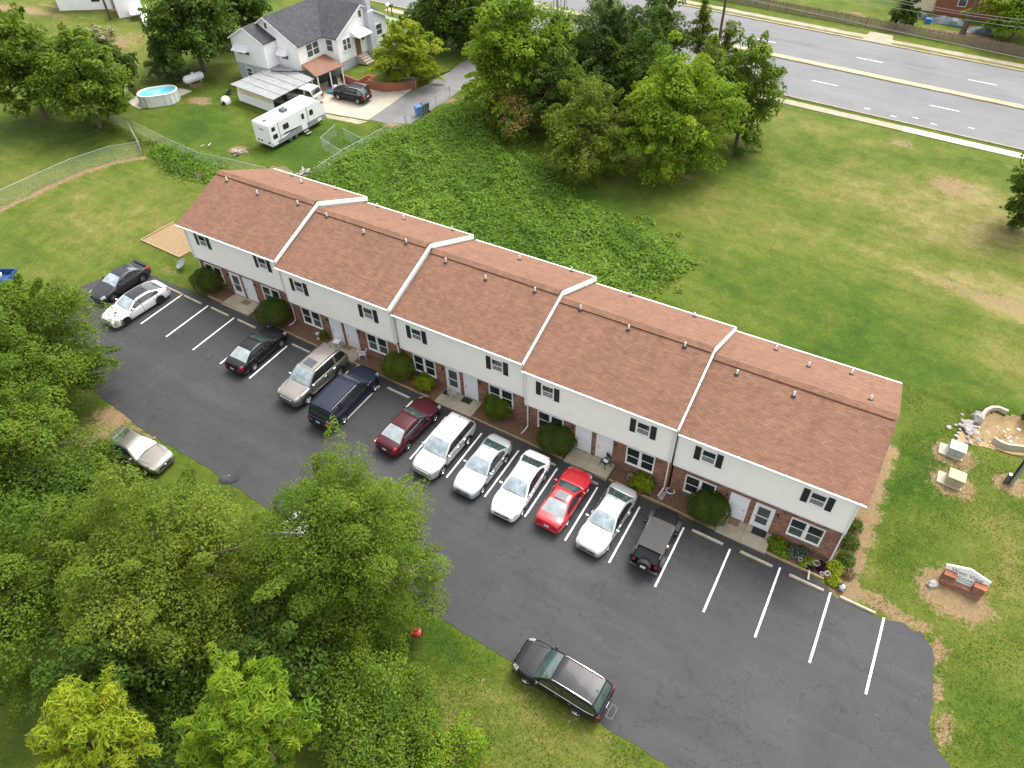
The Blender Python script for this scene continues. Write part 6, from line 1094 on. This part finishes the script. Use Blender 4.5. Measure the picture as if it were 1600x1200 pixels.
p = at(358, 147); o = thing('fire_pit', 'small dark fire bowl behind the dog house', 'fire pit', p); q = MB(); q.lathe([(.1, .2), (.35, .4), (.38, .42), (.3, .36), (0, .3)], (0, 0, 0), 14); q.build('bowl', 'black_metal', o, True)
for k in range(3): q = MB(); a = k*2.1; q.tube([(.2*math.cos(a), .2*math.sin(a), .3), (.35*math.cos(a), .35*math.sin(a), 0)], .02, 5); q.build('leg', 'black_metal', o)
rs_ = random.Random(12)
for lb, px, py, n_ in [('pile of dead branches near the camper', 372, 240, 16), ('small heap of cut logs behind the building roof', 478, 272, 10), ('pale log beside the yard fence', 323, 228, 2)]:
    p = at(px, py); o = thing('brush_pile', lb, 'brush pile', p)
    for k in range(n_): a = rs_.uniform(0, PI); L_ = rs_.uniform(.4, 1.1); c = Vector((rs_.uniform(-.5, .5), rs_.uniform(-.4, .4), .08+rs_.uniform(0, .25))); d = Vector((math.cos(a)*L_/2, math.sin(a)*L_/2, rs_.uniform(-.05, .05))); q = MB(); q.tube([c-d, c+d], [rs_.uniform(.03, .1), rs_.uniform(.02, .08)], 6); q.build('branch', 'bark_pale', o)
# camper
rv = gthing('camper_trailer', 'white travel trailer with grey lower band parked on the yard grass', 'camper', -6.75, 22.35, PI/2-.05, None, True); hl, wd = 3.75, 1.16
q = MB(); q.prism([(-hl, .50), (hl-.35, .50), (hl, .95), (hl-.05, 1.55), (hl-.45, 2.42), (hl-.75, 2.62), (-hl+.06, 2.62), (-hl, 2.5)], 'y', -wd, wd); q.build('shell', 'rv_white', rv); q = MB(); q.box(-hl+.05, hl-.75, -wd+.03, wd-.03, 2.622, 2.66, .01); q.build('roof_membrane', 'rv_white', rv)
q = MB(); q.prism([(-hl+.3, .32), (hl-.5, .32), (hl-.4, .498), (-hl+.02, .498)], 'y', -wd+.1, wd-.1); q.build('chassis', 'under', rv)
for s_ in (1, -1):
    y = -s_*wd; yo = y-s_*.006; f2 = lambda pts, nm, m_, par=None: (lambda M: (M.prism(pts, 'y', min(y, yo), max(y, yo)), M.build(nm, m_, par or rv))[1])(MB())
    f2([(-hl+.02, .52), (hl-.36, .52), (hl-.06, .98), (hl-.5, 1.02), (.0, 1.02), (-1.2, 1.05), (-2.0, .85), (-hl+.02, .85)], 'lower_band', 'rv_grey'); f2([(-.3, 1.03), (1.0, 1.06), (-1.8, 1.26), (-2.6, 1.12), (-1.2, 1.06)], 'side_swoosh', 'rv_dark')
    for sx in (-2.55, 1.35): f2([(sx-.03, .62), (sx+.03, .62), (sx+.03, 2.6), (sx-.03, 2.6)], 'awning_arm', 'rv_dark')
    yo = y-s_*.012
    for x0, x1, z0, z1 in [(-3.45, -3.0, 1.95, 2.35), (-3.45, -2.85, 1.15, 1.6), (-2.0, -1.25, 1.55, 2.1), (1.65, 2.15, 1.55, 2.1)]: f2([(x0+.05, z0), (x1-.05, z0), (x1, z0+.05), (x1, z1-.05), (x1-.05, z1), (x0+.05, z1), (x0, z1-.05), (x0, z0+.05)], 'window', 'pane')
    for x0, x1 in [(-3.6, -3.0), (2.55, 3.1)]: f2([(x0, .56), (x1, .56), (x1, .84), (x0, .84)], 'hatch', 'rv_white')
    if s_ > 0:
        dr = f2([(.35, .56), (1.05, .56), (1.05, 2.36), (.35, 2.36)], 'door', 'rv_white'); yo = y-s_*.02; f2([(.52, 1.6), (.88, 1.6), (.88, 2.15), (.52, 2.15)], 'pane', 'pane', dr)
        for k in range(2): q = MB(); q.box(.38, 1.02, y-.25-.3*k, y-.02-.3*k, .36-.17*k, .40-.17*k); q.build('step', 'galv', rv)
    for x in (-1.35, -.55): wheel(rv, x, -s_*(wd-.14), .34, .2, -s_)
for z, x in ((2.3, 0), ): q = MB(); q.box(-hl-.006, -hl, -.32, .32, 1.98, 2.14); q.build('badge', 'rv_grey', rv)
for y in (-.75, .3, .75): q = MB(); q.box(-hl-.01, -hl, y-.13, y+.13, .72, .92); q.build('rear_hatch', 'rv_dark', rv)
q = MB(); q.box(-.95, -.25, -.35, .35, 2.662, 2.93, .07); q.build('air_conditioner', 'grey_plastic', rv, True); q = MB(); q.box(-3.3, -2.9, -.15, .2, 2.662, 2.72, .02); q.build('roof_vent', 'grey_plastic', rv); q = MB(); q.box(-2.2, -1.2, .65, .95, 2.662, 2.70, .02); q.build('skylight', 'rv_grey', rv); q = MB(); q.tube([(hl-.4, .3, .42), (hl+.8, 0, .45), (hl-.4, -.3, .42)], .05, 6); q.build('drawbar', 'black_metal', rv)
# ------------------------------------------------------------------ buildings at the picture's upper edge
c0 = at(176, 14); o = thing('white_building', 'white rendered building cut off by the upper left picture edge', 'building', (c0.x, c0.y, c0.z), R(36)); q = MB(); q.box(-7, 0, 0, 7, -.3, 3.4); q.build('wall', 'siding_white', o); q = MB(); q.prism([(-7.4, 3.3), (.4, 3.3), (-3.5, 5.2)], 'y', -.4, 7.4); q.build('roof', 'shingle_grey', o); q = MB(); q.box(-2.4, -1.3, -.03, 0, 1.0, 2.3); w_ = q.build('window', 'pane', o)
sheet('bare_earth', wobble([xy(*k) for k in [(137, 11), (150, 10), (176, 18), (200, 10), (215, 3), (212, 0), (176, 12), (140, 5)]], .5, .1, True, 51), .012, 'dirt'); gbox('blue_drum', 'dark blue tank at the corner of the white building', 'tank', 128, 6, 1.2, 1.2, 1.7, 'blue_plastic', .3, 0, .2)
c0 = at(226, 22); c1 = at(249, 70)-c0; o = thing('white_porch_house', 'white house end with railed porch and ramp, upper left', 'house', c0, math.atan2(c1.y, c1.x)+PI/2); q = MB(); q.box(-3.2, 0, 0, 8, -.3, 3.2); q.build('wall', 'siding_white', o); q = MB(); q.prism([(-3.6, 3.1), (.4, 3.1), (-1.6, 4.3)], 'y', -.4, 8.4); q.build('roof', 'white_plastic', o); q = MB(); q.box(-1.8, -.2, -2.2, -.02, .6, .72); q.build('porch_deck', 'white_plastic', o); q = MB(); q.obox((-.2, -4.6, .35), (.55, 0, 0), (0, 2.4, .30), (0, 0, .04)); q.build('ramp', 'white_plastic', o)
for x in (-.75, .35): q = MB(); q.tube([(x, -2.2, 1.6), (x, -7.0, .95)], .035, 5); q.build('handrail', 'white_plastic', o)
for k in range(7):
    for x in (-.75, .35): q = MB(); q.tube([(x, -2.2-.8*k, .62-.09*k), (x, -2.2-.8*k, 1.6-.108*k)], .025, 5); q.build('rail_post', 'white_plastic', o)
c0 = at(1457, 20); FH = thing('brick_house', 'red brick house with cream wing across the road, upper right corner', 'house', c0, R(3)); q = MB(); q.box(0, 12, 0, 8, -.4, 4.2); q.build('wall', 'brick_red', FH); q = MB(); q.box(-3.4, -.02, .4, 7, -.4, 4.0); q.build('cream_wing', 'cream', FH); q = MB(); q.prism([(-.6, 4.1), (8.6, 4.1), (4, 6.6)], 'x', -3.8, 12.5); q.build('roof', 'shingle_grey', FH); q = MB(); q.box(2.55, 3.65, -.05, 0, 1.1, 2.9); w_ = q.build('window', 'trim', FH)
for z in (1.2, 2.05): q = MB(); q.box(2.65, 3.55, -.065, -.052, z, z+.75); q.build('pane', 'screen', w_)
def heap(label, px, py, sx, sy, sz, m, seed, rz=0.):
    rs = random.Random(seed); n = 9; V = []; F = []
    for i in range(n):
        for j in range(n): u, v = i/(n-1)*2-1, j/(n-1)*2-1; V.append((u*sx+rs.uniform(-.08, .08), v*sy+rs.uniform(-.08, .08), max(0, (1-max(abs(u), abs(v))**3)*sz*(.7+.3*math.sin(5*u+seed)*math.cos(4*v))+rs.uniform(-.08, .08))-.02))
    for i in range(n-1):
        for j in range(n-1): k = i*n+j; F.append((k, k+n, k+n+1, k+1))
    q = mesh_obj('tarp_heap', V, F, m, None, True); q.location = at(px, py); q.rotation_euler = (0, 0, rz); return tag(q, label, 'tarp', 'tarps by the brick house')
heap('dark tarp covered heap against the brick wall across the road', 1478, 36, 2.4, .9, .9, 'tarp', 3); heap('crumpled blue-grey tarp right of the trunk across the road', 1530, 50, 1.9, 1.0, .7, 'tarp', 5); heap('pale sheet heap under the cream wing across the road', 1437, 28, .9, .7, .9, 'grey_plastic', 8)
gbox('blue_crate', 'small blue crate on the grass by the far brick house', 'crate', 1449, 36, .7, .6, .6, 'blue_plastic', .2); o = thing('tree_trunk', 'dark bare trunk in front of the far brick house', 'tree', at(1503, 53)); q = MB(); q.tube([(0, 0, -.2), (.1, .1, 2), (.3, .3, 5), (.5, .5, 9)], [.42, .3, .26, .2], 9); q.build('trunk', 'bark', o, True)
for k in range(5): q = MB(); a = k*1.26; q.tube([(.4, .4, 6+k*.5), (.4+1.6*math.cos(a), .4+1.6*math.sin(a), 8+k*.5)], [.1, .03], 5); q.build('limb', 'bark', o)
# mailboxes at the road behind the house
for lb, px, py, m_ in [('white mailbox on a post at the road behind the house', 607, 24, 'white_plastic'), ('dark mailbox on a post beside the white mailbox', 613, 25, 'black_metal')]:
    o = thing('mailbox', lb, 'mailbox', at(px, py), .3, 'mailboxes at the road'); q = MB(); q.box(-.05, .05, -.05, .05, 0, 1.2); q.build('post', 'timber' if px < 610 else 'black_metal', o); q = MB(); q.prism([(-.14, 1.2), (.14, 1.2), (.14, 1.36), (.08, 1.46), (-.08, 1.46), (-.14, 1.36)], 'y', -.35, .35); q.build('box', m_, o)

# ------------------------------------------------------------------ grass blades over the nearer lawns
def tufts(name, label, poly, n, L, W, seed, holes=()):
    rs = np.random.RandomState(seed); P = np.array(poly); lo, hi = P.min(0), P.max(0); q = rs.rand(n*2, 2)*(hi-lo)+lo; q = q[inpoly(q, poly)]
    for h_ in holes: q = q[~inpoly(q, h_)]
    q = q[(vnoise(q[:, 0], q[:, 1], 1.3, seed+1)+rs.normal(0, .7, len(q))) > -.35][:n]; m_ = len(q); N = unit(np.concatenate([rs.normal(size=(m_, 2)), rs.uniform(.1, .9, (m_, 1))], 1)); z = Z0+GX*q[:, 0]+GY*q[:, 1]+bumps(q[:, 0], q[:, 1])
    dry = np.clip(.45+.35*vnoise(q[:, 0], q[:, 1], .5, seed+2)+rs.normal(0, .25, m_), 0, 1)[:, None]; col = np.array([.07, .125, .011])*(1-dry)+np.array([.16, .185, .03])*dry
    V, F, cc = leaves(np.concatenate([q, (z+L*.25)[:, None]], 1), N, L, W, col, rs, 0, np.tile(np.array([[0, 0, 1.]]), (m_, 1))); tag(np_mesh(name, V, F, 'leaf', None, cc), label, 'grass', kind='stuff')
lotp = [tuple(p_) for p_ in lot]
tufts('lawn_grass', 'short mown grass of the side lawn with the sign', [(54.6, -20), (66, -20), (66, 17), (54, 17), (54.9, 10.5), (55.2, 0)], 30000, .10, .03, 91, [lotp, [(sc.x+1.5*math.cos(a), sc.y-.1+1.1*math.sin(a)) for a in np.linspace(0, 6.28, 20)]])
tufts('lawn_grass', 'shaggy grass of the near lawn below the black SUV', [(30, -13), (37, -13.5), (44, -12.5), (52, -12.5), (54, -20), (40, -24), (32, -20)], 26000, .11, .03, 92, [lotp])
